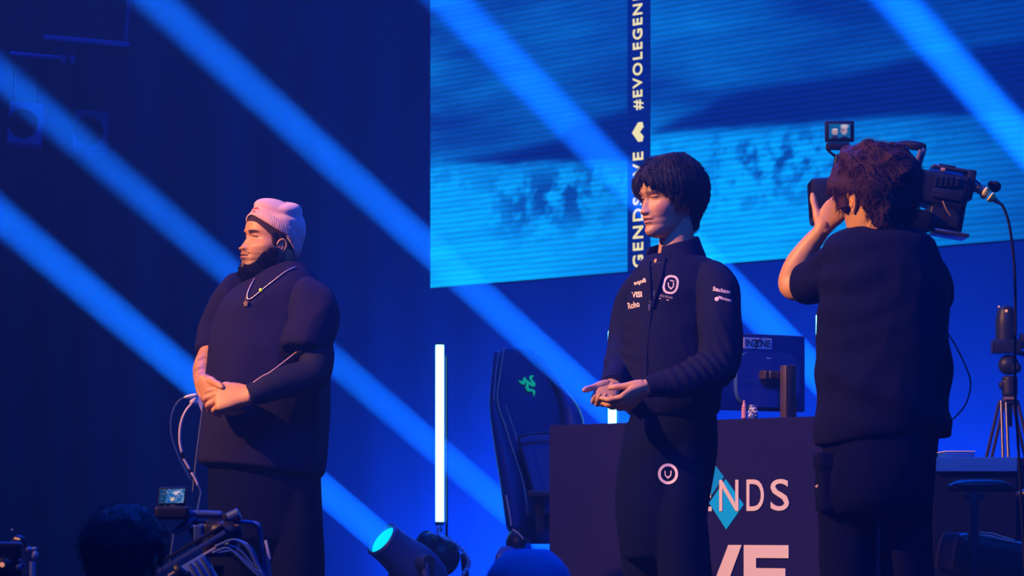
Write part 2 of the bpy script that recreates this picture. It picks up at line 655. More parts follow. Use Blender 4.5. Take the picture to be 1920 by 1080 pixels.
# ------------------------------------------------------------------ moving head lamps, each throwing a hard blue beam
m_body = mat('lamp_black_plastic', (0.018, 0.022, 0.045), 0.4, bump=0.05, spec=.35)
m_head = mat('lit_lamp_plastic', (0.09, 0.10, 0.22), 0.45, bump=0.05)  # same lamp plastic with blue light put into its colour
m_lens = mat('lamp_lens_glow', (0.0, 0.3, 0.6), 0.2, emit=(0.0, 0.75, 0.9), estr=1.1)
m_rim = mat('lamp_rim', (0.12, 0.12, 0.13), 0.35, metal=0.6)
BEAM = (0.004, 0.17, 1.0)
def moving_head(lens, through, label, power=170, angle=1.5, blue=True):
    """lens: world point of the glass; through: world point the beam passes"""
    lens = Vector(lens); d = (Vector(through) - lens).normalized()
    base = Vector((lens.x - d.x * 0.15, lens.y - d.y * 0.15, 0))
    r = thing('moving_head_lamp', base, label, 'stage light', 'moving head lamps along the back of the stage')
    ce = lens - d * 0.17
    L = vec(lens); D = vec(d)
    side = np.cross(D, (0, 0, 1)); side /= np.linalg.norm(side)
    # head: barrel, flared nose, domed rear
    secs = [(L - D * 0.34, .05), (L - D * .31, .085), (L - D * .2, .10), (L - D * .10, .085), (L - D * .03, .08), (L - D * 0.0, .082)]
    up = np.cross(side, D)
    hd = loft([(c, side * q, up * q) for c, q in secs], m=32, n=3, cap=0.15)
    hd = boolean(hd, cyl(L - D * 0.012, L + D * 0.05, 0.070))
    hd = boolean(loft([(c, side * q, up * q) for c, q in secs], m=32, n=3, cap=0.15), cyl(L - D * 0.015, L + D * 0.08, 0.070, m=32), 'DIFFERENCE')
    put('lamp_head', hd, m_head, r)
    put('lens', cyl(L - D * 0.022, L - D * 0.012, 0.069, m=32, bev=0.002), m_lens, r)
    put('lens_rim', join(*[tube([L + (side * math.cos(a) + up * math.sin(a)) * 0.074 for a in np.linspace(0, 2 * PI, 25)], 0.005, m=8, n=1)]), m_rim, r)
    c = vec(ce)
    for sg in (-1, 1):
        put('yoke_arm', tube([c + side * sg * .125, c + side * sg * .13 - vec((0, 0, .12)), c + side * sg * .11 - vec((0, 0, .24))], [.03, .035, .04], flat=.6, m=16), m_head, r)
        put('pivot_cap', cyl(c + side * sg * .09, c + side * sg * .15, .035, bev=.004), m_rim, r)
    zb = max(ce.z - 0.24, 0.12)
    put('yoke_base', box((ce.x, ce.y, zb), (.15, .10, .035), bev=.012), m_body, r)
    put('base', box((ce.x, ce.y, zb - .09), (.17, .14, .05), bev=.01), m_body, r)
    put('riser', box((ce.x, ce.y, (zb - .14) / 2), (.19, .16, (zb - .14) / 2 - 0.0005), bev=.004), m_body, r)
    sp = area_light('beam_lamp', lens + d * 0.002, through, 0.132, 0.132, power, BEAM, math.radians(angle))
    sp.data.shape = 'DISK'
    sp.parent = r
    sp.matrix_parent_inverse = r.matrix_world.inverted()
    return r
YB = 11.2
YF = 10.2
moving_head(at(716, 1011, YB), at(0, 405, YF), 'moving head lamp with cyan glowing lens on the stage floor behind the left man')
moving_head(at(1068, 1056, YB + 1.4), at(0, 140, YF + 1.4), 'moving head lamp hidden behind the gaming chair, aimed up to the left')
moving_head(at(1215, 838, YB + 0.1), at(290, 0, YF), 'moving head lamp behind the black desk, aimed up to the left')
moving_head(at(1592, 762, YB - 0.6), at(840, 0, YF - .7), 'moving head lamp behind the monitor on the desk, aimed up to the left')
moving_head(at(2260, 648, YB - 0.8), at(1680, 0, YF - .6), 'moving head lamp beyond the right edge, throwing the steep beam at top right', 290, 2.2)

# ------------------------------------------------------------------ people
def interp(z, tab):
    tab = sorted(tab)
    x = [a for a, _ in tab]; y = [b for _, b in tab]
    # smooth monotone-ish: linear then blurred by dense resample
    zz = np.linspace(x[0], x[-1], 400)
    yy = np.interp(zz, x, y)
    k = np.ones(13) / 13
    pad = np.pad(yy, 6, mode='reflect', reflect_type='odd')
    yy = np.convolve(pad, k, 'valid')
    return np.interp(z, zz, yy)

def g(x, c, s):
    return np.exp(-((x - c) / s) ** 2)

class Head:
    """a sculpted head in its own frame: X = the person's left, Y = forward, Z = up, eyes at z = 0"""
    def __init__(self, o, yaw, pitch=0, roll=0, size=1.0, jaw=1.0, nose=1.0, lips=1.0, cheek=1.0, eyeopen=1.0, nlen=1.0, muzzle=0.0):
        self.muzzle = muzzle
        self.earz = 0.0; self.ears = 1.0
        self.nlen = nlen
        self.browz = .0165
        self.o = vec(o)
        self.size = size
        f = vec((math.cos(yaw), math.sin(yaw), 0))
        u = vec((0, 0, 1))
        l = np.cross(u, f)
        # pitch > 0 looks down
        f2 = f * math.cos(pitch) - u * math.sin(pitch)
        u2 = u * math.cos(pitch) + f * math.sin(pitch)
        l2 = l * math.cos(roll) + u2 * math.sin(roll)
        u3 = u2 * math.cos(roll) - l * math.sin(roll)
        self.M = np.stack([l2, f2, u3], 1)
        self.jaw, self.nose, self.lips, self.cheek, self.eyeopen = jaw, nose, lips, cheek, eyeopen

    def w(self, P):
        return vec(P) * self.size @ self.M.T + self.o

    def loc(self, P):
        return (np.array(P) - self.o) @ self.M / self.size

    def front(self, z):
        return interp(z, [(-.122, .050), (-.118, .070), (-.112, .081), (-.100, .086), (-.090, .083), (-.082, .080), (-.072, .084), (-.062, .083), (-.054, .086), (-.045, .083),
                          (-.03, .081), (-.015, .080), (0, .079), (.012, .083), (.02, .086), (.04, .086), (.06, .081), (.08, .066), (.098, .044), (.110, .024), (.118, .002)])

    def back(self, z):
        return interp(z, [(-.122, -.010), (-.112, -.040), (-.095, -.062), (-.07, -.073), (-.04, -.086), (-.01, -.098), (.03, -.103), (.06, -.096), (.08, -.082), (.1, -.056), (.112, -.030), (.118, -.002)])

    def width(self, z):
        j = self.jaw
        return interp(z, [(-.122, .020 * j), (-.116, .030 * j), (-.105, .040 * j), (-.09, .051 * j), (-.075, .058 * j), (-.06, .063 * j), (-.045, .067 * (1 + (j - 1) * .7)), (-.03, .070 * (1 + (j - 1) * .5)), (-.01, .073), (.02, .076),
                          (.045, .075), (.07, .066), (.09, .050), (.105, .032), (.113, .018), (.118, .002)])

    def mesh(self):
        z = np.concatenate([np.linspace(-.122, -.08, 30), np.linspace(-.079, .03, 90), np.linspace(.032, .1, 24), np.linspace(.102, .118, 12)])
        a1 = np.linspace(0, 1, 110)
        th = PI * (0.55 * a1 + 0.45 * a1 ** 2.2)
        th = np.concatenate([th, 2 * PI - th[-2:0:-1]])
        rings = []
        for q in z:
            f, b, wd = self.front(q), self.back(q), self.width(q)
            yc = -.012 + .03 * max(0, (-.05 - q)) / .07
            c, s = np.cos(th), np.sin(th)
            e = 0.92
            X = wd * np.sign(s) * np.abs(s) ** e
            Y = yc + np.where(c > 0, (f - yc) * np.abs(c) ** (1.0), -(yc - b) * np.abs(c) ** 0.95)
            rings.append(np.stack([X, Y, np.full(len(th), q)], 1))
        V, Fc = ring_mesh(rings)
        V[:, 1] += self.relief(V[:, 0], V[:, 2]) * np.clip((V[:, 1] - .0) / .03, 0, 1)
        # cheekbones widen sideways
        side = g(V[:, 2], -.028, .02) * g(V[:, 1], .045, .025)
        V[:, 0] += np.sign(V[:, 0]) * side * .004 * self.cheek
        V[:, 0] += np.sign(V[:, 0]) * g(V[:, 2], -.065, .03) * g(V[:, 1], .03, .03) * .006 * (self.cheek - 1)
        self.V = V
        return self.w(V), Fc

    def relief(self, x, z):
        n = self.nose
        ax = np.abs(x)
        hz = interp(z, [(-.070, 0), (-.055, 0), (-.0500, .003), (-.0465, .010), (-.043, .0165), (-.038, .0195), (-.032, .0175), (-.02, .0115), (-.008, .0060), (.004, .003), (.016, .001), (.03, 0)]) * self.nlen
        wn = interp(z, [(-.07, .013), (-.043, .0130 * n), (-.034, .0115 * n), (-.02, .0088), (0, .008), (.03, .012)])
        d = hz * np.exp(-(ax / wn) ** 2.4)
        d += .0074 * n * g(ax, .0120 * n, .0052 * n) * g(z, -.0420, .0065)
        d -= .005 * g(ax, .0070 * n, .0032) * g(z, -.0490, .0028)
        # sockets, brow, lids
        d -= .0115 * g(ax, .030, .0165) * g(z, -.003, .0120)
        d -= .004 * g(ax, .013, .007) * g(z, .002, .009)
        d += .0042 * g(ax, .028, .018) * g(z, .0195, .0065)
        d += .0085 * g(ax, .031, .0115) * g(z, .0, .0080)
        # lid crease and slit between the lids
        arch = .0025 * (1 - ((ax - .031) / .014) ** 2)
        d -= .0018 * g(z, .0075 + arch, .0017) * g(ax, .031, .013)
        slit = np.clip(1 - np.abs((ax - .031) / .0138) ** 2.2, 0, 1)
        hs = .0042 * self.eyeopen * slit + .0006
        m = np.clip(1 - (np.abs(z + .0005) / hs) ** 4, 0, 1) * (slit > 0.02)
        d -= .0034 * m
        d += .0012 * g(z, -.0005 + hs + .0016, .0014) * (slit ** .5)
        # cheeks
        d += .004 * self.cheek * g(ax, .040, .018) * g(z, -.035, .017)
        d -= .0022 * g(ax, .030 - .25 * (z + .055), .004) * g(z, -.055, .014)
        # mouth
        L = self.lips
        mw = np.clip(1 - (ax / .026) ** 2.5, 0, 1)
        up = -.0590 - .0015 * (ax / .02) ** 2 + .0012 * g(ax, .006, .004)
        d += .0048 * L * g(z, up, .0042) * mw
        d += .0058 * L * g(z, -.0715, .0050) * np.clip(1 - (ax / .021) ** 2.5, 0, 1)
        d -= .0062 * g(z, -.0652 - .06 * (ax - .01) * (ax > .01), .0017) * np.clip(1 - (ax / .027) ** 4, 0, 1)
        d -= .002 * g(ax, 0, .0035) * g(z, -.0535, .005)
        d += .003 * g(ax, 0, .016) * g(z, -.100, .011)
        d += self.muzzle * g(ax, 0, .034) * g(z, -.072, .030)
        d -= .0015 * g(ax, 0, .02) * g(z, -.084, .004)
        return d

    def eye_geo(self, sg):
        x = .031
        # eyeball centre just behind the carved slit
        zz = 0.0
        yc = -.012
        wd = self.width(zz); f = self.front(zz)
        sn = (x / wd); c = math.sqrt(max(0, 1 - sn ** 2))
        y = yc + (f - yc) * c + float(self.relief(np.array([x]), np.array([-.0005]))[0])
        return (sg * x, y - .0120 + .0012, -.0005)

    def ear(self, sg):
        """shell of the ear, sg = +1 for the person's left"""
        X0 = .0715
        def q(y, z, x=0):
            k = self.ears
            return (sg * (X0 + x * k), y * k, z * k + self.earz)
        helix = [q(.004, -.008, .0), q(.006, .006, .006), q(-.000, .020, .011), q(-.012, .026, .014), q(-.024, .019, .015), q(-.029, .004, .014), q(-.025, -.012, .010), q(-.015, -.024, .006), q(-.004, -.030, .002)]
        parts = [tube([vec(h) for h in helix], [.0035, .0036, .0042, .0045, .0045, .0042, .004, .0045, .0045], m=10, n=4),
                 ball(q(-.006, -.028, .003), (.0048, .0075, .0085)),
                 ball(q(-.012, .0, .002), (.007, .0165, .024)),
                 tube([vec(q(.0, -.018, .004)), vec(q(-.010, -.016, .008)), vec(q(-.017, -.004, .009)), vec(q(-.014, .012, .008))], .0034, m=8),
                 ball(q(.004, -.010, .003), (.004, .004, .006)),
                 ball(q(-.010, -.003, -.006), (.012, .014, .022))]
        V, Fc = fuse(parts, 0.0013, 2)
        return self.w(V), Fc


def rot_axis(v, k, a):
    k = k / np.linalg.norm(k)
    return v * math.cos(a) + np.cross(k, v) * math.sin(a) + k * np.dot(k, v) * (1 - math.cos(a))


def hand(wrist, d, n, size=0.19, curl=((25, 40, 25),) * 4, spread=(6, 2, -2, -7), thumb=(35, 25, 20, 20), flip=1, fat=1.0, back=0.05, bend=0, fore=None):
    """wrist point, d along the hand, n out of the back of the hand; flip=+1 puts the thumb at cross(d, n)"""
    wrist, d, n = vec(wrist), vec(d), vec(n)
    d = d / np.linalg.norm(d)
    n = n - d * np.dot(n, d); n /= np.linalg.norm(n)
    s = np.cross(d, n) * flip           # towards the thumb
    k = size / 0.19
    P = lambda a, b, c: wrist + (d * a + s * b + n * c) * k
    ft = fat
    palm = loft([(P(-.01, 0, 0), s * .026 * k * ft, n * .019 * k * ft), (P(.02, .002, 0), s * .031 * k * ft, n * .0165 * k * ft), (P(.055, .002, 0), s * .039 * k * ft, n * .015 * k * ft),
                 (P(.085, 0, 0), s * .041 * k * ft, n * .0125 * k * ft), (P(.097, 0, -.001), s * .038 * k * ft, n * .0105 * k * ft)], m=28, n=4, p=2.5, cap=.5)
    parts = [palm]
    if fore is not None:
        parts.append(tube([wrist - vec(fore) * 0.0 - d * .0, vec(fore)], [.024 * k * ft, .033 * k * ft], m=20, flat=.9, side=s))
    base = [(.088, .030), (.095, .010), (.092, -.010), (.083, -.029)]
    lens = [(.044, .026, .020), (.049, .030, .021), (.045, .028, .021), (.035, .021, .019)]
    rads = [.0088, .0092, .0088, .0078]
    for i in range(4):
        a0, b0 = base[i]
        p = P(a0 - .018, b0 * .97, 0.0)
        dd = rot_axis(d, n, -math.radians(spread[i]) * flip * -1)
        pts = [p, P(a0, b0 * 1.0, .001)]
        axis = np.cross(dd, n)
        axis = np.cross(n, dd)
        cur = pts[-1]; dirn = dd; r = rads[i] * k * ft
        rr = [r * 1.05, r * 1.12]
        for jn, (L, cdeg) in enumerate(zip(lens[i], curl[i])):
            dirn = rot_axis(dirn, np.cross(dirn, -n) if False else axis, -math.radians(cdeg)) if False else rot_axis(dirn, np.cross(n, dd), math.radians(-cdeg) * -1)
            mid = cur + dirn * L * k * .5
            nxt = cur + dirn * L * k
            pts += [mid, nxt]
            sc = (.98, .90, .80)[jn]; s2 = (1.0, .90, .62)[jn]
            rr += [r * sc, r * s2]
            cur = nxt
        parts.append(tube(pts, rr, m=14, n=3, cap=1.0))
    # thumb
    out, c1, c2, c3 = thumb
    tb = P(.012, .020, -.006)
    dr = rot_axis(d, n, math.radians(out) * flip)
    dr2 = d * math.cos(math.radians(out)) + s * math.sin(math.radians(out)) - n * math.sin(math.radians(c1))
    dr2 /= np.linalg.norm(dr2)
    ax = np.cross(dr2, -n * .6 - s * .0 + d * .0 + (-s) * .8)
    ax /= np.linalg.norm(ax)
    p1 = tb + dr2 * .045 * k
    d3 = rot_axis(dr2, ax, math.radians(c2))
    p2 = p1 + d3 * .033 * k
    d4 = rot_axis(d3, ax, math.radians(c3))
    p3 = p2 + d4 * .026 * k
    R = .0105 * k * ft
    parts.append(tube([tb, (tb + p1) / 2, p1, (p1 + p2) / 2, p2, (p2 + p3) / 2, p3], [R * 1.5, R * 1.45, R * 1.08, R * .95, R * 1.0, R * .95, R * .66], m=14, n=3))
    return fuse(parts, 0.0020, 3)


def px_tube(fr, pts, m=24, n=5, flat=1.0, cap=1.0, side=None):
    """pts rows: (px, py, dy, r in px)"""
    P = [at(a, b, fr + c) for a, b, c, r in pts]
    R = [r / F * (fr + c) for a, b, c, r in pts]
    return tube([tuple(q) for q in P], R, m=m, n=n, flat=flat, cap=cap, side=side)


def px_torso(fr, rows, m=56, p=2.3, cap=.25, n=5):
    """rows: (py, left px, right px, half depth m, depth offset m, tilt px)"""
    secs = []
    for r in rows:
        py, L, R, hd, dy = r[:5]
        tilt = r[5] if len(r) > 5 else 0
        c = at((L + R) / 2, py, fr + dy)
        hw = (R - L) / 2 / F * (fr + dy)
        secs.append((tuple(c), (hw, 0, -tilt / F * fr / 2), (0, hd, 0)))
    return loft(secs, m=m, n=n, p=p, cap=cap)


def skin_tone(head, V, base, brow=1.0, beard=0.0, lipc=(.55, .20, .16), hairc=(.008, .005, .005), eye=True, stub=0.0):
    """skin colour per vertex: lips, brows, lashes, stubble; nostrils and mouth line darkened as shade"""
    L = head.loc(V)
    x, y, z = np.abs(L[:, 0]), L[:, 1], L[:, 2]
    front = np.clip((y - .03) / .02, 0, 1) * (x < .075) * (np.abs(z) < .14) * (y < .112)
    col = np.tile(vec(base), (len(V), 1))
    col *= (1 + .10 * wav(V, 90, 2)[:, None])
    def mix(m, c):
        nonlocal col
        m = np.clip(m, 0, 1)[:, None]
        col = col * (1 - m) + vec(c) * m
    mix(.35 * g(x, .045, .02) * g(z, -.03, .02) * front, (.75, .25, .18))
    lm = np.clip(1 - (x / .026) ** 2.5, 0, 1) * (g(z, -.0590, .0045) + g(z, -.0715, .0052)) * front
    mix(lm * .75, lipc)
    mix(.8 * g(z, -.0652, .0016) * (x < .026) * front, (.10, .03, .03))  # shade between the lips painted as a dark line
    # brows
    bz = head.browz + .0035 * np.sin(np.clip((x - .012) / .036, 0, 1) * 2.2)
    mix(brow * .95 * g(z, bz, .0054 * (1.15 - .5 * np.clip((x - .03) / .02, 0, 1))) * (1 / (1 + np.exp(-(x - .011) / .0012))) * (1 / (1 + np.exp((x - .049) / .0018))) * front, hairc)
    # lash lines
    sl = np.clip(1 - np.abs((x - .031) / .0150) ** 2.2, 0, 1)
    hs = .0042 * head.eyeopen * sl
    mix(.9 * g(z, -.0005 + hs + .0006, .0011) * (sl > .03) * front, hairc)
    mix(.35 * g(z, -.0005 - hs, .0009) * (sl > .03) * front, (.2, .08, .06))
    mix(.9 * g(x, .0072 * head.nose, .0034) * g(z, -.0490, .0026) * front, (.05, .015, .012))  # shade inside the nostrils painted into the skin
    mix(.25 * g(x, .028, .017) * g(z, .0, .011) * front, (.35, .15, .12))
    # stubble and beard base
    if stub:
        lower = 1 / (1 + np.exp((z + .076 - 1.15 * np.clip(x - .034, 0, .1)) / .008)) * np.clip(.8 + .35 * wav(V, 700, 6), .2, 1)
        must = 1.2 * g(z, -.0535 - .25 * np.clip(x - .012, 0, 1), .0032) * (x < .032) * (x > .003)
        mix(stub * np.clip(lower + .7 * must, 0, 1) * (y > -.03) * (z > -.15), hairc)
    return col


def eyes(head, parent, yaw=0.0):
    m_eye = mat('eye', (.7, .68, .66), .15, attr='tone')
    for sg in (1, -1):
        c = head.eye_geo(sg)
        V, Fc = ball((0, 0, 0), .0120, m=32, n=20)
        # poles towards the front: swap so that +Y is the iris
        d = vec((math.sin(yaw), math.cos(yaw), -.12)); d /= np.linalg.norm(d)
        ang = np.arccos(np.clip(V @ d / .0120, -1, 1))
        col = np.where(ang[:, None] < .50, vec((.02, .010, .006)), vec((.33, .30, .29)))
        o = put('eye', (head.w(V + vec(c)), Fc), m_eye, parent)
        # normals recalculated in put keep vertex order
        paint(o, col)


def strands(points, dirs, length, width, jitter, grav, seed=0, seg=3):
    """tapered lock per point: flat-sided spikes that lie along dirs"""
    r = np.random.default_rng(seed)
    V, Fc = [], []
    for p, d in zip(points, dirs):
        L = length * r.uniform(.6, 1.3)
        d = d + r.normal(size=3) * jitter
        d /= np.linalg.norm(d)
        s = np.cross(d, r.normal(size=3)); s /= np.linalg.norm(s)
        t = np.cross(d, s)
        o = len(V)
        for k in range(seg + 1):
            a = k / seg
            c = p + d * L * a + vec((0, 0, -1)) * grav * L * a * a
            wd = width * (1 - a) ** .7 + 1e-4
            for j in range(3):
                q = 2 * PI * j / 3
                V.append(c + (s * math.cos(q) + t * math.sin(q)) * wd)
        for k in range(seg):
            for j in range(3):
                b = (j + 1) % 3
                Fc.append((o + k * 3 + j, o + k * 3 + b, o + k * 3 + 3 + b, o + k * 3 + 3 + j))
        Fc.append((o, o + 2, o + 1))
        Fc.append((o + seg * 3, o + seg * 3 + 1, o + seg * 3 + 2))
    return np.array(V), Fc


class Surface:
    """finds the nearest point of a garment under a pixel column/row so that trim lies on the cloth"""
    def __init__(self, m):
        from mathutils.bvhtree import BVHTree
        self.t = BVHTree.FromPolygons([tuple(v) for v in m[0]], [tuple(int(i) for i in f) for f in m[1]])

    def hit(self, px, py, lift=0.002):
        o = Vector((0, 0, CAMZ))
        d = (at(px, py, 9.0) - o).normalized()
        h = self.t.ray_cast(o, d)
        if h[0] is None:
            return None
        n = h[1] if h[1].dot(d) < 0 else -h[1]
        return vec(h[0] + n * lift)

    def snap(self, m, lift=0.001):
        """press a flat badge, drawn facing the hall, onto the cloth; its thickness is kept"""
        V = m[0].copy()
        y0 = V[:, 1].min()
        for i, v in enumerate(V):
            o = Vector((0, 0, CAMZ))
            d = (Vector(v) - o).normalized()
            h = self.t.ray_cast(o, d)
            if h[0] is not None:
                V[i] = vec(h[0]) - vec(d) * (lift + max(0, V[:, 1].max() - v[1]))
        return V, m[1]


def person(name_parts, base, label, material, cols=None, group=None):
    o = put('person', name_parts, material, loc=base, angle=0)
    o['label'] = label
    o['category'] = 'person'
    o.matrix_world = Matrix.Translation(Vector(base))
    if cols is not None:
        paint(o, cols)
    return o

m_skin = mat('skin', (.6, .3, .2), .48, attr='tone', bump=.08, bscale=900, spec=.45)
m_skin.node_tree.nodes['Principled BSDF'].inputs['Subsurface Weight'].default_value = 0.0
m_black_cotton = mat('black_cotton', (.011, .008, .048), .92, bump=.25, bscale=700, spec=.12, var=.15, vscale=25)
m_navy = mat('navy_track_fabric', (.007, .008, .042), .85, bump=.15, bscale=600, spec=.1, var=.12, vscale=20)
m_trousers = mat('black_trouser_cloth', (.003, .0035, .022), .95, bump=.2, bscale=500, spec=.05, var=.15, vscale=20)
m_hair = mat('black_hair', (.012, .010, .022), .5, bump=.6, bscale=220, spec=.22)
m_shoe = mat('shoe_leather', (.02, .02, .02), .4)

def shoes(parent, pts, fwd, n=2):
    f = vec(fwd); f /= np.linalg.norm(f); s = np.cross((0, 0, 1), f)
    for p in pts:
        p = vec(p)
        up = vec((0, 0, 1))
        m = loft([(p - f * .09 + up * .045, s * .032, up * .040), (p - f * .03 + up * .05, s * .036, up * .046), (p + f * .05 + up * .04, s * .044, up * .036), (p + f * .13 + up * .028, s * .047, up * .026), (p + f * .175 + up * .022, s * .034, up * .018)], m=24, cap=.7)
        m[0][:, 2] = np.maximum(m[0][:, 2], 0.004)
        put('shoe', m, m_shoe, parent)


# ================================================================== the left man: beanie, beard, black T-shirt
def left_man():
    fr = 9.2
    yaw = math.radians(180 + 31)
    H = Head(at(505, 452.5, fr), yaw, pitch=-.14, size=1.04, jaw=1.24, nose=1.42, lips=1.30, cheek=2.3, eyeopen=.60, nlen=.80, muzzle=.004)
    H.earz = -.022; H.browz = .0125; H.ears = .86
    hm = H.mesh()
    hm = boolean(hm, H.ear(1)); hm = boolean(hm, H.ear(-1))
    # far arm (his right) and near arm (his left)
    A = lambda px, py, dy: vec(at(px, py, fr + dy))
    trunk = px_torso(fr, [(512, 492, 548, .06, .02), (535, 455, 600, .16, .02), (575, 430, 606, .20, 0), (650, 408, 606, .21, 0), (740, 406, 598, .19, 0), (830, 410, 580, .17, 0), (890, 420, 570, .13, 0)])
    legs = [px_tube(fr, [(530, 890, -.07, 32), (540, 960, -.09, 36), (548, 1090, -.1, 35), (552, 1200, -.09, 30), (556, 1300, -.09, 20), (556, 1325, -.09, 19)]),
            px_tube(fr, [(460, 870, .10, 40), (454, 960, .10, 40), (450, 1090, .1, 35), (456, 1200, .1, 30), (456, 1300, .1, 20), (456, 1325, .1, 19)])]
    neck = tube([H.w((0, -.030, -.03)), H.w((0, -.035, -.075)), tuple(at(519, 512, fr + .02)), tuple(at(519, 540, fr + .02))], [.066, .068, .075, .11], m=36)
    near = px_tube(fr, [(566, 572, -.10, 26), (580, 620, -.24, 30), (588, 680, -.27, 23), (575, 705, -.30, 22), (530, 719, -.34, 20), (490, 733, -.37, 19), (470, 740, -.38, 16)])
    far = px_tube(fr, [(446, 575, .14, 24), (420, 612, .22, 28), (400, 655, .18, 24), (383, 690, .10, 21.5), (382, 718, 0.0, 18), (386, 742, -.10, 15)])
    core = fuse([trunk, *legs, neck, near, far], 0.008, 4)
    # hands clasped before the belly: the left one lies over the right
    lh = hand(A(464, 741, -.38), (-.97, .12, -.06), (.0, -.86, .5), .20, curl=((18, 46, 24), (24, 52, 26), (30, 56, 28), (38, 54, 28)), spread=(-7, -3, 3, 9), thumb=(34, 10, 12, 16), flip=1, fat=1.22)
    rh = hand(A(383, 718, -.27), (.42, -.52, -.74), (-.84, -.54, .0), .195, curl=((48, 22, 12), (44, 30, 14), (42, 36, 16), (40, 30, 18)), spread=(14, 5, -5, -14), thumb=(40, -10, 8, 10), flip=-1, fat=1.15)
    body = boolean(core, lh); body = boolean(body, rh); body = boolean(body, hm)
    base = (at(505, 990, fr).x, fr, 0)
    cols = skin_tone(H, body[0], (.52, .255, .125), beard=1, stub=.92, lipc=(.50, .20, .17))
    Vb = body[0]
    # tattooed right forearm, compression sleeve on the left arm is a part
    fa = A(384, 700, .05)
    tz = np.exp(-(np.linalg.norm((Vb - fa) * vec((1, 1, .8)), axis=1) / .085) ** 4)
    pat = np.clip(wav(Vb, 130, 4) * 2.5 + .1, 0, 1)
    cols = cols * (1 - (.45 * tz * pat)[:, None])
    P = person(body, base, 'man in a pink ribbed beanie and black T-shirt standing with hands clasped', m_skin, cols)
    eyes(H, P, .25)
    # T-shirt
    rows = [(504, 496, 551, .07, .015, -20), (512, 480, 569, .115, .015, -22), (526, 460, 587, .165, .01, -18), (548, 438, 603, .20, 0, -10), (575, 420, 612, .225, 0), (610, 406, 616, .235, 0), (650, 398, 617, .24, -.01), (690, 394, 616, .24, -.015),
            (740, 389, 613, .24, -.015, 3), (800, 384, 609, .24, -.01, 8), (850, 381, 604, .235, 0, 18), (876, 380, 601, .23, 0, 26)]
    body_t = px_torso(fr, rows, cap=.08, p=2.4)
    sl_near = px_tube(fr, [(566, 556, -.10, 32), (585, 574, -.19, 40), (588, 604, -.235, 41), (578, 636, -.265, 43), (575, 652, -.272, 44)], cap=.12)
    sl_far = px_tube(fr, [(455, 548, .14, 38), (432, 580, .21, 40), (414, 620, .23, 36), (399, 664, .19, 30)], cap=.12)
    ts = fuse([body_t, sl_near, sl_far], 0.006, 6)
    ts = folds(ts, .012, 7, (1, 1, .5), 1.9, 1)
    ts = folds(ts, .0045, 20, (1, 1, .6), 2.2, 9)
    # open sleeves and hem
    ts = boolean(ts, px_tube(fr, [(580, 610, -.25, 34), (574, 640, -.268, 40), (573, 660, -.275, 42)], cap=0), 'DIFFERENCE')
    ts = boolean(ts, px_tube(fr, [(404, 640, .2, 24), (396, 690, .17, 28)], cap=0), 'DIFFERENCE')
    put('t_shirt', ts, m_black_cotton, P, angle=0)
    # collar rib
    col = []
    for k in range(33):
        a = 2 * PI * k / 32
        c = at(519, 509, fr + .015)
        col.append((c.x + .064 * math.cos(a), c.y + .088 * math.sin(a), c.z + .030 * math.cos(a) + .002))
    put('collar', tube(col, .0075, m=10, n=2), m_black_cotton, P)
    tr = px_torso(fr, [(850, 392, 598, .19, 0), (900, 390, 600, .20, 0), (960, 392, 603, .20, 0), (1010, 394, 605, .19, 0)], cap=.1)
    tr = fuse([tr, px_tube(fr, [(545, 860, -.07, 44), (550, 940, -.09, 48), (556, 1020, -.10, 50), (560, 1100, -.09, 46), (562, 1220, -.09, 38), (562, 1322, -.09, 34)], cap=.1),
               px_tube(fr, [(450, 860, .08, 44), (448, 940, .10, 50), (446, 1020, .10, 52), (446, 1100, .10, 46), (448, 1220, .1, 38), (450, 1322, .1, 34)], cap=.1)], .009, 5)
    put('trousers', folds(tr, .005, 9, (1, 1, .5), 1.8, 3), m_trousers, P, angle=0)
    shoes(P, [A(560, 990, -.09) * vec((1, 1, 0)), A(450, 990, .1) * vec((1, 1, 0))], (math.cos(yaw), math.sin(yaw), 0))
    # compression sleeve with its pale seam
    cs = px_tube(fr, [(576, 615, -.25, 40), (582, 640, -.262, 39), (594, 668, -.27, 33), (582, 703, -.30, 33), (533, 717, -.34, 30), (490, 733, -.37, 24.5), (468, 741, -.378, 20)], cap=.05)
    csm = folds(cs, .0012, 40, (1, 1, 1), 2, 4)
    put('compression_sleeve', csm, mat('sleeve_knit', (.009, .009, .036), .8, spec=.15, bump=.1, bscale=900), P, angle=0)
    SF = Surface(csm)
    seam = [(556, 660), (550, 670), (540, 678), (526, 687), (510, 696), (492, 706), (476, 717), (460, 729)]
    seam = [SF.hit(*q, lift=.001) for q in seam]
    put('sleeve_seam', tube([q for q in seam if q is not None], .0022, m=8), mat('seam_pink', (.75, .45, .42), .6), P)

    # beard: a thick cap over jaw and chin
    def beard():
        zs = np.linspace(-.137, -.028, 46); rings = []
        for q in zs:
            zz = max(q, -.097)
            f, wd = float(H.front(zz)), float(H.width(zz))
            grow = .003 + .004 * np.clip((-.085 - q) / .05, 0, 1)
            if q < -.115:
                k = 1 - ((-.115 - q) / .030) ** 2 * .45
                f, wd = f * k, wd * k
            th = np.linspace(-PI * .475, PI * .475, 60)
            out = []
            yc = -.005 + .02 * max(0, (-.05 - q)) / .07
            for a in th:
                out.append(((wd + grow * .8 + .006) * math.sin(a), yc + (f + grow * .9 - yc) * math.cos(a), q))
            inn = [((wd - .014) * math.sin(a), yc + (f - .022 - yc) * math.cos(a), q) for a in th[::-1]]
            rings.append(np.array(out + inn))
        return rings
    R = beard()
    V, Fc = ring_mesh(R)
    V, Fc = fuse([(V, Fc)], .003, 2)
    # carve the face opening: drop everything above the beard line
    x = np.abs(V[:, 0]); z = V[:, 2]; y = V[:, 1]
    line = -.089 + .0 * x
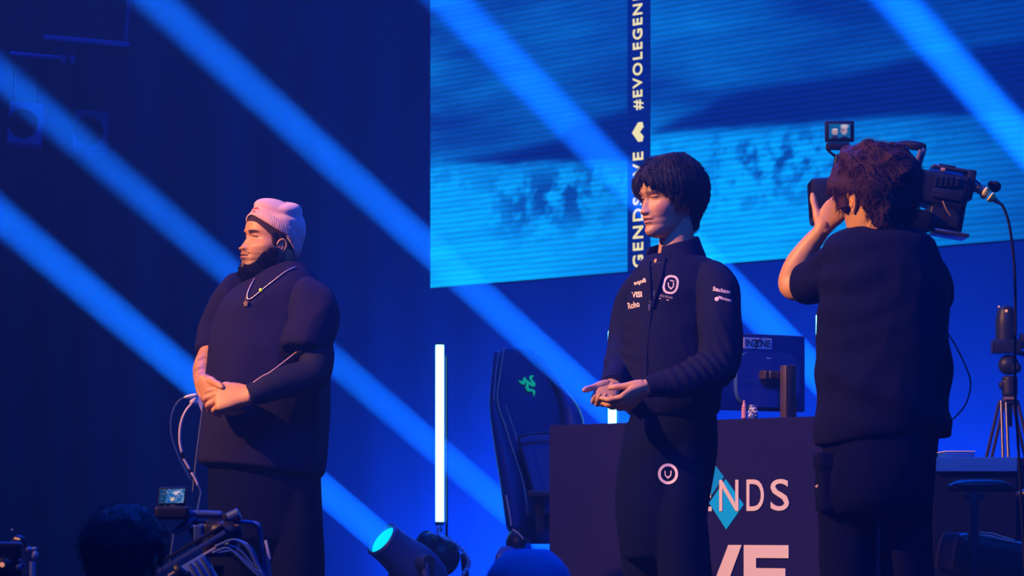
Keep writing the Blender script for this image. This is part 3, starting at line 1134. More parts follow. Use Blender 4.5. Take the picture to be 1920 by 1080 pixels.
    # beard edge runs from under the lip up to the sideburn by the ear
    line = np.interp(x, [0, .012, .024, .034, .045, .056, .066, .076, .088], [-.090, -.091, -.096, -.096, -.088, -.076, -.060, -.036, -.028])
    over = np.clip((z - line) / .008, 0, 1.5)
    # push those above the line inside the head
    c = vec((0, -.01, 0))
    V2 = V.copy()
    V2[:, 0] *= 1 - .28 * np.clip(over, 0, 1)
    V2[:, 1] = np.where(over > 0, V[:, 1] - .034 * np.clip(over, 0, 1), V[:, 1])
    wv_ = wav(V2, 160, 3)
    V2 *= (1 + .02 * wv_)[:, None]
    m_beard = mat('beard_hair', (.010, .008, .016), .8, spec=.12, bump=.8, bscale=500)
    b = put('beard', (H.w(V2), Fc), m_beard, P, angle=0)
    # short hairs that break the beard's edge
    sel = (over <= .05) & (z > -.15)
    idx = np.where(sel)[0]
    rr = np.random.default_rng(3)
    idx = rr.choice(idx, 2600)
    pts = V2[idx]
    dirs = pts - vec((0, -.01, -.05)); dirs /= np.linalg.norm(dirs, axis=1)[:, None]
    dirs[:, 2] -= .8
    dirs /= np.linalg.norm(dirs, axis=1)[:, None]
    put('beard_strands', (lambda s: (H.w(s[0]), s[1]))(strands(pts, dirs, .010, .0006, .35, .1, 2, 2)), m_beard, P, kind='stuff', angle=0)
    # close-cropped hair visible under the hat
    def cap_surface(zmin_front, zmin_side, zmin_back, grow, ztop=.116):
        th = np.linspace(0, 2 * PI, 96, endpoint=False)
        rings = []
        for k in range(30):
            a = k / 29
            ring = []
            for t_ in th:
                c = math.cos(t_)
                zl = zmin_side + (zmin_front - zmin_side) * max(0, c) ** 1.5 + (zmin_back - zmin_side) * max(0, -c) ** 1.0
                q = zl + (ztop - zl) * (1 - (1 - a) ** 1.3)
                f, b_, wd = float(H.front(q)), float(H.back(q)), float(H.width(q))
                yc = -.012
                gw = grow * (0.2 + .8 * min(1, a * 8))
                ring.append(((wd + gw) * math.sin(t_), yc + ((f - yc + gw) * c if c > 0 else (yc - b_ + gw) * c), q + gw * max(0, a - .6) * 2))
            rings.append(np.array(ring))
        return ring_mesh(rings)
    V, Fc = cap_surface(.052, -.012, -.07, .0022)
    # sideburn in front of the ear
    put('cropped_hair', (H.w(V), Fc), mat('cropped_hair', (.045, .022, .020), .8, spec=.15, bump=.5, bscale=700), P, angle=0)
    sb = loft([((.0725, .022, .020), (0, .013, 0), (.004, 0, 0)), ((.0735, .016, -.005), (0, .010, 0), (.0035, 0, 0)), ((.0745, .014, -.03), (0, .009, 0), (.004, 0, 0)), ((.078, .012, -.05), (0, .011, 0), (.004, 0, 0))], m=16)
    put('sideburn', (H.w(sb[0]), sb[1]), MATS['cropped_hair'], P)
    # beanie: slouched crown and turned-up ribbed cuff; heights follow the slant from brow to nape
    m_wool = mat('pink_wool', (.74, .42, .44), .95, bump=.35, bscale=500, sheen=.5)
    fx = np.array
    def slant(t_, lo_f, lo_b, lo_s):
        c = math.cos(t_)
        return lo_s + (lo_f - lo_s) * max(0, c) ** 1.3 + (lo_b - lo_s) * max(0, -c) ** 1.1
    def hat_ring(th, lo, hi, gr, bulge):
        return None
    N_ = 168
    th = np.linspace(0, 2 * PI, N_, endpoint=False)
    def surf(t_, q, gw):
        zc = min(max(q, -.08), .108)
        f, b_, wd = float(H.front(zc)), float(H.back(zc)), float(H.width(zc))
        c = math.cos(t_)
        return vec(((wd + gw) * math.sin(t_), -.012 + ((f + .012 + gw) * c if c > 0 else (-.012 - b_ + gw) * c), q))
    rows_h = []
    for k in range(34):
        a = k / 33
        ring = []
        for t_ in th:
            lo = slant(t_, .080, -.058, .028)
            top = slant(t_, .108, .092, .102)
            q = lo + (top - lo) * min(1, a / .62)
            gw = .009 + .006 * math.sin(min(1, a / .5) * PI)
            p = surf(t_, min(q, .085), gw)
            p[2] = q
            if a > .62:
                s_ = (a - .62) / .38
                ctr = vec((0, -.040, .141))
                e = p.copy()
                p = e + (ctr - e) * (1 - math.cos(s_ * PI / 2)) ** .9
                p[2] = e[2] + (ctr[2] - e[2]) * math.sin(s_ * PI / 2)
            # slouch: back and top sag outwards
            sag = g(t_, PI, 1.0) * g(a, .60, .26)
            p = p + vec((0, -.022, .020)) * sag
            p[2] += .008 * math.cos(2 * t_ + .6) * g(a, .75, .2)
            ring.append(p)
        rows_h.append(np.array(ring))
    crown = ring_mesh(rows_h)
    crown = (crown[0] + normals(crown) * (.0018 * np.sin(np.arctan2(crown[0][:, 0], crown[0][:, 1] + .012) * 60))[:, None] * 0, crown[1])
    crown = folds(crown, .004, 26, (1, 1, .8), 1.6, 8)
    put('beanie', (H.w(crown[0]), crown[1]), m_wool, P, angle=0)
    cuff = []
    NC = 720
    thc = np.linspace(0, 2 * PI, NC, endpoint=False)
    prof = [(0.0, .004), (-.02, .009), (.1, .0135), (.5, .0160), (.9, .0155), (1.0, .012), (.98, .006), (.5, .006), (.05, .005)]
    for a, gw in prof:
        ring = []
        for i, t_ in enumerate(thc):
            lo = slant(t_, .073, -.068, .020)
            hi = slant(t_, .104, -.014, .060)
            q = lo + (hi - lo) * a
            rib = .0006 * math.sin(t_ * 118) if gw > .008 else 0
            p = surf(t_, min(q, .09), gw + rib)
            p[2] = q
            ring.append(p)
        cuff.append(np.array(ring))
    R_ = np.array(cuff); n_, m__ = R_.shape[:2]
    Fc = [(i * m__ + j, i * m__ + (j + 1) % m__, ((i + 1) % n_) * m__ + (j + 1) % m__, ((i + 1) % n_) * m__ + j) for i in range(n_) for j in range(m__)]
    cf = put('beanie_cuff', (H.w(R_.reshape(-1, 3)), Fc), m_wool, P, angle=0)
    # small red bat-like stitch mark on the cuff front
    m_red = mat('red_thread', (.62, .03, .12), .7)
    def on_cuff(ang, q):
        p = surf(ang, min(q, .09), .0200); p[2] = q
        return H.w(p)
    w1 = [on_cuff(a, z_) for a, z_ in [(.05, .092), (.14, .097), (.23, .093), (.32, .097), (.42, .090)]]
    put('stitched_mark', tube(w1, [.0012, .0024, .0018, .0024, .0012], m=8), m_red, P)
    w2 = [on_cuff(a, z_) for a, z_ in [(.12, .086), (.20, .083), (.28, .085), (.35, .081)]]
    put('stitched_mark', tube(w2, .0013, m=8), m_red, P)
    # chain with pendant
    m_gold = mat('rose_gold_chain', (.80, .52, .45), .30, metal=.9)
    TS = Surface(join(ts, body))
    ch = [(553, 503), (546, 506), (536, 511), (524, 520), (510, 531), (497, 541), (484, 552), (472, 561), (466, 562), (465, 553), (469, 542), (474, 532), (479, 524)]
    pts = [TS.hit(a, b, .004) for a, b in ch]
    pts = spline([q for q in pts if q is not None], 12)
    links = []
    L = np.cumsum(np.r_[0, np.linalg.norm(np.diff(pts, axis=0), axis=1)])
    nl = 120
    cpts = np.stack([np.interp(np.linspace(0, L[-1], nl), L, pts[:, i]) for i in range(3)], 1)
    for i in range(nl - 1):
        links.append(ball((cpts[i] + cpts[i + 1]) / 2, .0030, m=8, n=6))
    links.append(tube(cpts, .0022, m=6, n=1))
    nk = put('necklace', join(*links), m_gold, P)
    pc = TS.hit(464, 571, .008)
    star = [(math.cos(a) * r_, math.sin(a) * r_) for a, r_ in [(2 * PI * i / 10 + .3, (.0125 if i % 2 == 0 else .0075)) for i in range(10)]]
    put('pendant', join(prism(star, .004, pc, (.8, -.6, 0), (0, 0, 1)), tube([pc + vec((.0, 0, .010)), pc + vec((.0, 0, .02))], .002, m=6)), m_gold, P, smooth=False)
    put('yellow_bead', ball(TS.hit(490, 546, .006), .0062, m=14, n=10), mat('neon_bead', (.75, .85, .05), .3, emit=(.6, .75, .02), estr=.35), P)  # some emission added to the bead, which is no lamp
    return P
left_man()

# ================================================================== the middle man: bowl of black hair, navy track top with printed badges
def hair_shell(H, zlow, grow, n_th=150, n_r=34, ztop=.112, noise=.003, seed=1):
    """hair as a thick cap over the skull; zlow(theta) lower edge, grow(theta, a) thickness"""
    th = np.linspace(0, 2 * PI, n_th, endpoint=False)
    outer, inner = [], []
    for k in range(n_r):
        a = k / (n_r - 1)
        ro, ri = [], []
        for t_ in th:
            c = math.cos(t_)
            zl = zlow(t_)
            q = zl + (ztop - zl) * math.sin(a * PI / 2)
            zc = min(max(q, -.10), .112)
            f, b_, wd = float(H.front(zc)), float(H.back(zc)), float(H.width(zc))
            if q < -.05:
                b_ = min(b_, -.070)
                wd = max(wd, .060)
            gr = grow(t_, a)
            p = vec(((wd + gr) * math.sin(t_), -.012 + ((f + .012 + gr) * c if c > 0 else (-.012 - b_ + gr) * c), q + gr * max(0., a - .45) * 1.2))
            ro.append(p)
            p2 = vec(((wd - .006) * math.sin(t_), -.012 + ((f + .006) * c if c > 0 else (-.018 - b_) * c), q))
            ri.append(p2)
        outer.append(ro); inner.append(ri)
    rings = [np.array(r) for r in outer[::-1]] + [np.array(r) for r in inner]
    V, Fc = ring_mesh(rings)
    return V, Fc

def lettering_on(surf, s, px0, py0, px1, py1, hpx, fr, depth=.0012, bold=.01, lift=.0006, arc=0):
    """print on a garment: the baseline runs from px0,py0 to px1,py1 and the capitals are hpx tall; ends up lying on the cloth"""
    O = at(px0, py0, fr); E = at(px1, py1, fr)
    U = vec(E - O); L = np.linalg.norm(U); U /= L
    W = np.cross(vec((0, -1, 0)), U); W = W if W[2] > 0 else -W
    m = text_mesh(s, L, hpx / F * fr, vec(O), U, W, depth=depth, bold=bold)
    return surf.snap(m, lift)

def badge(surf, outline_pts, fr, depth=.0012, lift=.0006):
    """outline_pts: list of (px, py) polygons of the print"""
    P = [at(a, b, fr) for a, b in outline_pts]
    c = P[0]
    poly = [((p - c).x, (p - c).z) for p in P]
    return surf.snap(prism(poly, depth, c, (1, 0, 0), (0, 0, 1)), lift)

def band_on(surf, pts, wpx, fr, closed=True, depth=.0012, lift=.0006):
    """a flat line print, pts in pixels, wpx wide"""
    P = np.array(pts, float); n = len(P)
    V, Fc = [], []
    for i in range(n):
        a = P[(i - 1) % n] if closed or i else P[i]
        b = P[(i + 1) % n] if closed or i < n - 1 else P[i]
        t_ = b - a; t_ /= np.linalg.norm(t_) + 1e-9
        nn = vec((-t_[1], t_[0]))
        for sg in (-1, 1):
            q = P[i] + nn * sg * wpx / 2
            p = at(q[0], q[1], fr)
            V.append(p[:]); V.append((p.x, p.y + depth, p.z))
    m_ = n if closed else n - 1
    for i in range(m_):
        j = (i + 1) % n
        a, b = i * 4, j * 4
        Fc += [(a, b, b + 2, a + 2), (a + 1, a + 3, b + 3, b + 1), (a, a + 1, b + 1, b), (a + 2, b + 2, b + 3, a + 3)]
    if not closed:
        Fc += [(0, 2, 3, 1), ((n - 1) * 4, (n - 1) * 4 + 1, (n - 1) * 4 + 3, (n - 1) * 4 + 2)]
    return surf.snap((np.array(V), Fc), lift)

def middle_man():
    fr = 8.4
    yaw = math.radians(180 + 33)
    H = Head(at(1250, 371, fr), yaw, pitch=.10, roll=0.0, size=1.02, jaw=.90, nose=1.0, lips=.95, cheek=.9, eyeopen=.30)
    H.browz = .021
    hm = H.mesh()
    hm = boolean(hm, H.ear(1)); hm = boolean(hm, H.ear(-1))
    A = lambda px, py, dy: vec(at(px, py, fr + dy))
    trunk = px_torso(fr, [(482, 1235, 1300, .055, .02), (500, 1215, 1335, .10, .02), (540, 1195, 1350, .125, 0), (620, 1190, 1345, .125, 0), (700, 1195, 1330, .115, 0), (780, 1205, 1320, .10, 0), (840, 1210, 1310, .08, 0)])
    legs = [px_tube(fr, [(1290, 800, -.06, 30), (1286, 960, -.09, 28), (1290, 1100, -.09, 27), (1298, 1220, -.09, 27), (1300, 1330, -.09, 20), (1300, 1360, -.09, 19)]),
            px_tube(fr, [(1220, 800, .06, 30), (1212, 960, .09, 28), (1216, 1100, .09, 27), (1214, 1220, .09, 27), (1216, 1330, .09, 20), (1216, 1360, .09, 19)])]
    neck = tube([H.w((0, -.028, -.03)), H.w((0, -.030, -.075)), tuple(at(1268, 472, fr + .02)), tuple(at(1270, 500, fr + .02))], [.054, .055, .058, .085], m=36)
    near = px_tube(fr, [(1335, 520, -.14, 26), (1350, 590, -.20, 27), (1352, 660, -.21, 24), (1335, 700, -.23, 24), (1290, 715, -.27, 22), (1240, 722, -.30, 17), (1212, 727, -.31, 14.5)])
    far = px_tube(fr, [(1212, 525, .13, 26), (1185, 590, .17, 25), (1172, 655, .13, 22), (1160, 690, .02, 20), (1150, 715, -.12, 15), (1146, 728, -.18, 13.5)])
    core = fuse([trunk, *legs, neck, near, far], 0.008, 4)
    # his left hand comes down and pinches; the right one lies open, palm up, in front of it
    lh = hand(A(1213, 726, -.31), (-.80, -.10, -.56), (.38, -.66, -.55), .178, curl=((30, 30, 12), (34, 34, 14), (38, 36, 16), (42, 36, 16)), spread=(-2, 0, 1, 3), thumb=(16, 30, 6, 8), flip=1, fat=1.02)
    rh = hand(A(1149, 724, -.17), (-.38, -.70, -.60), (-.20, .72, -.66), .18, curl=((24, 34, 20), (30, 40, 22), (34, 42, 24), (36, 42, 24)), spread=(9, 3, -3, -8), thumb=(38, 0, 14, 18), flip=-1, fat=1.04)
    body = boolean(core, lh); body = boolean(body, rh); body = boolean(body, hm)
    cols = skin_tone(H, body[0], (.54, .30, .18), beard=0, brow=.75, stub=.10, lipc=(.52, .20, .19))
    P = person(body, (at(1262, 990, fr).x, fr, 0), 'man with bowl-cut black hair in a dark track jacket with printed badges, looking down', m_skin, cols)
    eyes(H, P, .2)
    # hair: full bowl cut with a side-swept fringe over the forehead
    def zlow(t_):
        t2 = (t_ + PI) % (2 * PI) - PI      # 0 front, + his left (towards the hall)
        a = abs(t2)
        pts = [(0, .050), (.25, .040), (.50, .026), (.72, .022), (.95, .006), (1.15, -.018), (1.35, -.030), (1.55, -.018), (1.9, -.028), (2.3, -.085), (3.15, -.112)]
        z = np.interp(a, [p[0] for p in pts], [p[1] for p in pts])
        if t2 < 0:
            z = np.interp(a, [0, .3, .6, .9, 1.3, 1.9, 2.3, 3.15], [.050, .030, .005, .010, -.03, -.03, -.085, -.112])
        return z + .006 * math.sin(t2 * 23) * (1 if a < 1.3 else .4)
    def grow(t_, a):
        t2 = abs((t_ + PI) % (2 * PI) - PI)
        base = .012 + .018 * g(t2, 3.1, 1.5) + .010 * math.sin(min(1, a * 2.2) * PI / 2) + .007 * g(t2, 1.3, .6)
        lower = (.004 if t2 < 1.1 else .0) if a < .02 else 0
        return base - lower - .006 * g(a, 0, .12) + .005 * (t2 > 1.7) * g(a, .3, .3)
    V, Fc = hair_shell(H, zlow, grow)
    V, Fc = fuse([(V, Fc)], .0028, 3)
    # strand relief: grooves that run down from the crown
    th = np.arctan2(V[:, 0], V[:, 1] + .012)
    N = normals((V, Fc))
    gr = np.sin(th * 46 + 3 * wav(V, 25, 3)) * .5 + np.sin(th * 83 + 4 * wav(V, 18, 9)) * .5
    rad = np.hypot(V[:, 0], V[:, 1] + .012)
    V = V + N * (.0020 * gr * np.clip(rad / .05, 0, 1) + .0035 * wav(V, 38, 7))[:, None]
    hr = put('hair', (H.w(V), Fc), m_hair, P, angle=0)
    rr = np.random.default_rng(5)
    idx = rr.choice(len(V), 5200)
    pts = V[idx]; nn = N[idx]
    down = vec((0, 0, -1)) - nn * (nn @ vec((0, 0, -1)))[:, None]
    out = pts * vec((1, 1, 0)); out /= np.linalg.norm(out, axis=1)[:, None] + 1e-6
    w_ = np.clip((pts[:, 2] - .06) / .05, 0, 1)[:, None]
    dirs = down * (1 - w_) + (out * .8 + vec((0, .3, -.4))) * w_ + nn * .07
    dirs /= np.linalg.norm(dirs, axis=1)[:, None]
    keep = ~((pts[:, 2] < -.01) & (pts[:, 1] > .03))
    put('hair_strands', (lambda s: (H.w(s[0]), s[1]))(strands(pts[keep], dirs[keep], .018, .0007, .10, .10, 2, 3)), m_hair, P, kind='stuff', angle=0)

    # track jacket
    rows = [(486, 1212, 1318, .10, .01), (496, 1202, 1342, .135, .01), (512, 1194, 1356, .155, .005), (540, 1186, 1364, .165, 0), (580, 1176, 1366, .165, 0), (620, 1172, 1362, .165, 0), (660, 1170, 1358, .165, 0),
            (700, 1168, 1352, .165, 0), (735, 1167, 1350, .165, 0), (760, 1172, 1348, .16, 0), (774, 1182, 1344, .15, 0)]
    jb = px_torso(fr, rows, cap=.10, p=2.3)
    sn = px_tube(fr, [(1330, 512, -.10, 28), (1346, 545, -.16, 37), (1349, 600, -.20, 37.5), (1351, 648, -.215, 36), (1340, 688, -.235, 36), (1305, 706, -.265, 33), (1262, 718, -.29, 26), (1228, 724, -.305, 19), (1216, 726, -.31, 17)], cap=.1)
    sf = px_tube(fr, [(1214, 520, .10, 30), (1190, 570, .165, 34), (1180, 620, .17, 34), (1173, 660, .13, 33), (1164, 692, .03, 29), (1154, 712, -.09, 23), (1150, 720, -.14, 22)], cap=.1)
    jk = fuse([jb, sn, sf], .006, 6)
    jk = folds(jk, .008, 7, (1, 1, .5), 1.9, 11)
    jk = folds(jk, .004, 19, (1, 1, .7), 2.2, 5)
    # creases at the elbow and the forearm
    V = jk[0]; N = normals(jk)
    el = A(1318, 700, -.30)
    d_ = np.linalg.norm(V - el, axis=1)
    V = V + N * (.0035 * np.sin((V[:, 0] * 1.0 + V[:, 2] * .55) * 190 + 4 * wav(V, 14, 3)) * g(d_, 0, .13))[:, None]
    el = A(1165, 680, .0)
    d_ = np.linalg.norm(V - el, axis=1)
    V = V + N * (.003 * np.sin((V[:, 2] * 1.0 + V[:, 0] * .3) * 150 + 4 * wav(V, 14, 3)) * g(d_, 0, .11))[:, None]
    jk = (V, jk[1])
    put('track_jacket', jk, m_navy, P, angle=0)
    SFC = Surface(jk)
    # stand-up collar, open at the front
    def collar():
        c = at(1262, 466, fr + .012)
        rings = []
        n = 60
        for k in range(n + 1):
            a = math.radians(213 + 26 + (360 - 46) * k / n)      # open towards his front
            fall = .5 + .5 * math.cos(a - math.radians(33))       # 1 at his back
            rx, ry = .079, .088
            x, y = math.cos(a), math.sin(a)
            hz = .016 + .044 * fall
            b = vec((c.x + rx * 1.22 * x + .006, c.y + ry * 1.2 * y, c.z - .046 + .016 * fall))
            t_ = vec((c.x + rx * x * .97, c.y + ry * y * .97, c.z - .020 + hz))
            n_ = vec((x, y, 0))
            rings.append(np.array([b + n_ * .004, t_ + n_ * .005 , t_ + vec((0, 0, .003)), t_ - n_ * .004, b - n_ * .006]))
        return fuse([ring_mesh(rings)], .003, 3)
    put('collar', folds(collar(), .001, 40, (1, 1, 1), 2, 6), m_navy, P, angle=0)
    # shirt in the open neck
    neckshirt = loft([(tuple(at(1262, 480, fr + .0)), (.060, 0, .004), (0, .072, 0)), (tuple(at(1254, 500, fr - .02)), (.075, 0, 0), (0, .095, 0)), (tuple(at(1250, 540, fr - .03)), (.085, 0, 0), (0, .12, 0))], cap=.1)
    put('undershirt', neckshirt, mat('blue_undershirt', (.02, .03, .09), .85, bump=.1, bscale=400), P)
    # front placket opening: dark wedge with zip
    m_zip = mat('zip_metal', (.55, .5, .55), .3, metal=.8)
    wedge = [(1222, 496), (1231, 492), (1243, 492), (1238, 520), (1229, 552), (1223, 575), (1221, 552), (1221, 520)]
    put('undershirt_panel', badge(SFC, wedge, fr, .0015, .001), MATS['blue_undershirt'], P, smooth=False)
    put('zip_edge', tube([q for q in (SFC.hit(a, b, .004) for a, b in [(1219, 492), (1219.5, 515), (1220.5, 545), (1223, 575)]) if q is not None], .0045, m=10), m_navy, P)
    put('zip_edge', tube([q for q in (SFC.hit(a, b, .004) for a, b in [(1247, 488), (1241, 518), (1232, 550), (1225, 575)]) if q is not None], .0055, m=10), m_navy, P)
    put('zip_line', tube([q for q in (SFC.hit(a, b, .001) for a, b in [(1223, 575), (1218, 610), (1214, 650), (1213, 700), (1215, 770)]) if q is not None], .0016, m=6), m_navy, P)
    zp = SFC.hit(1221, 566, .004)
    put('zip_puller', join(ball(zp, (.004, .003, .006), 10, 8), box(zp + vec((-.004, -.002, -.018)), (.003, .0015, .010), bev=.001)), m_zip, P)
    put('orange_tag', badge(SFC, [(1226, 489), (1229, 485), (1231.5, 486), (1230, 491.5), (1227, 492.5)], fr, .003, .004), mat('orange_tag', (.9, .35, .05), .5, emit=(.9, .3, .04), estr=.12), P, smooth=False)  # tag lifted by a little emission, not a light source
    # printing
    m_print = mat('pale_print', (.86, .70, .68), .6)
    put('chest_lettering', lettering_on(SFC, 'sqoll', 1190, 537, 1212, 531, 10, fr, bold=.03), m_print, P, smooth=False)
    put('chest_lettering', lettering_on(SFC, 'VISI', 1184.5, 558.5, 1204, 557, 11, fr, bold=.035), m_print, P, smooth=False)
    put('chest_lettering', lettering_on(SFC, 'Roho', 1178.5, 580, 1200, 575, 12, fr, bold=.02), m_print, P, smooth=False)
    oval = []
    for k in range(40):
        a = 2 * PI * k / 40
        x = 12.6 * math.copysign(abs(math.cos(a)) ** .8, math.cos(a)); y = 15.6 * math.copysign(abs(math.sin(a)) ** .8, math.sin(a))
        oval.append((1257.5 + x - y * .18, 533.5 + y + x * .12))
    put('chest_emblem_ring', band_on(SFC, oval, 4.2, fr), m_print, P, smooth=False)
    def horn(cx, cy, s, surf):
        pts = [(-8, -8), (-5, -5), (-5.5, 1), (-3.2, 5.2), (0, 6.5), (3.2, 5.2), (5.5, 1), (5, -5), (8, -8), (8.2, -1), (7, 5), (3.4, 9), (0, 12), (-3.4, 9), (-7, 5), (-8.2, -1)]
        return badge(surf, [(cx + a * s, cy + b * s) for a, b in pts], fr)
    put('chest_emblem', horn(1258, 534.5, .72, SFC), m_print, P, smooth=False)
    put('chest_emblem_bar', badge(SFC, [(1256.5, 524.5), (1264, 526.5), (1263.5, 528.5), (1256, 526.5)], fr), m_print, P, smooth=False)
    put('chest_underline', badge(SFC, [(1236, 558.5), (1254, 562.5), (1253.5, 564), (1235.6, 560)], fr), m_print, P, smooth=False)
    m_dim = mat('dim_print', (.35, .30, .36), .6)
    put('chest_small_lettering', lettering_on(SFC, 'BOOL PROGRESS', 1237, 556, 1261, 561, 4.2, fr, bold=.02), m_dim, P, smooth=False)
    put('sleeve_lettering', lettering_on(SFC, 'Stackson', 1336, 545, 1369, 551, 8, fr, bold=.02), m_print, P, smooth=False)
    put('sleeve_lettering', lettering_on(SFC, 'Mintess', 1346, 560, 1371, 566, 6, fr, bold=.02), m_print, P, smooth=False)
    put('sleeve_emblem', band_on(SFC, [(1344 + 2.2 * math.cos(a), 560.5 + 2.2 * math.sin(a)) for a in np.arange(12) * PI / 6], 3.6, fr), m_print, P, smooth=False)
    # cuffs and hem bands
    put('cuff', px_tube(fr, [(1240, 722, -.30, 23), (1228, 724, -.305, 20.5), (1213, 727.5, -.311, 19)], cap=.1), m_navy, P)
    put('cuff', px_tube(fr, [(1157, 708, -.07, 27), (1152, 716, -.12, 25), (1149, 724, -.16, 23)], cap=.1), m_navy, P)
    put('waistband', px_torso(fr, [(764, 1178, 1346, .158, 0), (770, 1177, 1347, .160, 0), (777, 1181, 1345, .156, 0)], cap=.05, p=2.3), m_navy, P)
    # baggy track trousers
    t1 = px_torso(fr, [(755, 1192, 1334, .13, 0), (790, 1178, 1341, .15, 0), (840, 1164, 1343, .16, 0), (900, 1156, 1335, .165, 0), (950, 1155, 1328, .16, 0), (1000, 1161, 1326, .145, 0), (1045, 1170, 1322, .12, 0)], cap=.1, p=2.3)
    t2 = px_tube(fr, [(1280, 800, -.07, 46), (1276, 900, -.09, 51), (1276, 960, -.10, 52), (1282, 1030, -.10, 52), (1288, 1120, -.09, 50), (1290, 1240, -.09, 44), (1292, 1352, -.09, 36)], cap=.1)
    t3 = px_tube(fr, [(1220, 800, .06, 46), (1210, 900, .08, 53), (1208, 950, .09, 53), (1214, 1010, .10, 50), (1222, 1120, .10, 46), (1218, 1240, .10, 42), (1214, 1352, .09, 36)], cap=.1)
    tr = fuse([t1, t2, t3], .008, 6)
    tr = folds(tr, .011, 6, (1, 1, .35), 1.8, 2)
    tr = folds(tr, .004, 16, (1, 1, .5), 1.8, 8)
    put('track_trousers', tr, mat('dimmed_track_fabric', (.003, .005, .030), .9, bump=.15, bscale=600, spec=.06), P, angle=0)  # darker copy of the track fabric for weaker light below the waist
    ST = Surface(tr)
    ring = [(1252.5 + 16.2 * math.cos(a), 888.5 + 16.8 * math.sin(a)) for a in np.arange(48) * PI / 24]
    put('trouser_emblem_ring', band_on(ST, ring, 5.2, fr), m_print, P, smooth=False)
    put('trouser_emblem', horn(1252.5, 888, .82, ST), m_print, P, smooth=False)
    shoes(P, [A(1300, 990, -.09) * vec((1, 1, 0)), A(1214, 990, .1) * vec((1, 1, 0))], (math.cos(yaw), math.sin(yaw), 0))
middle_man()

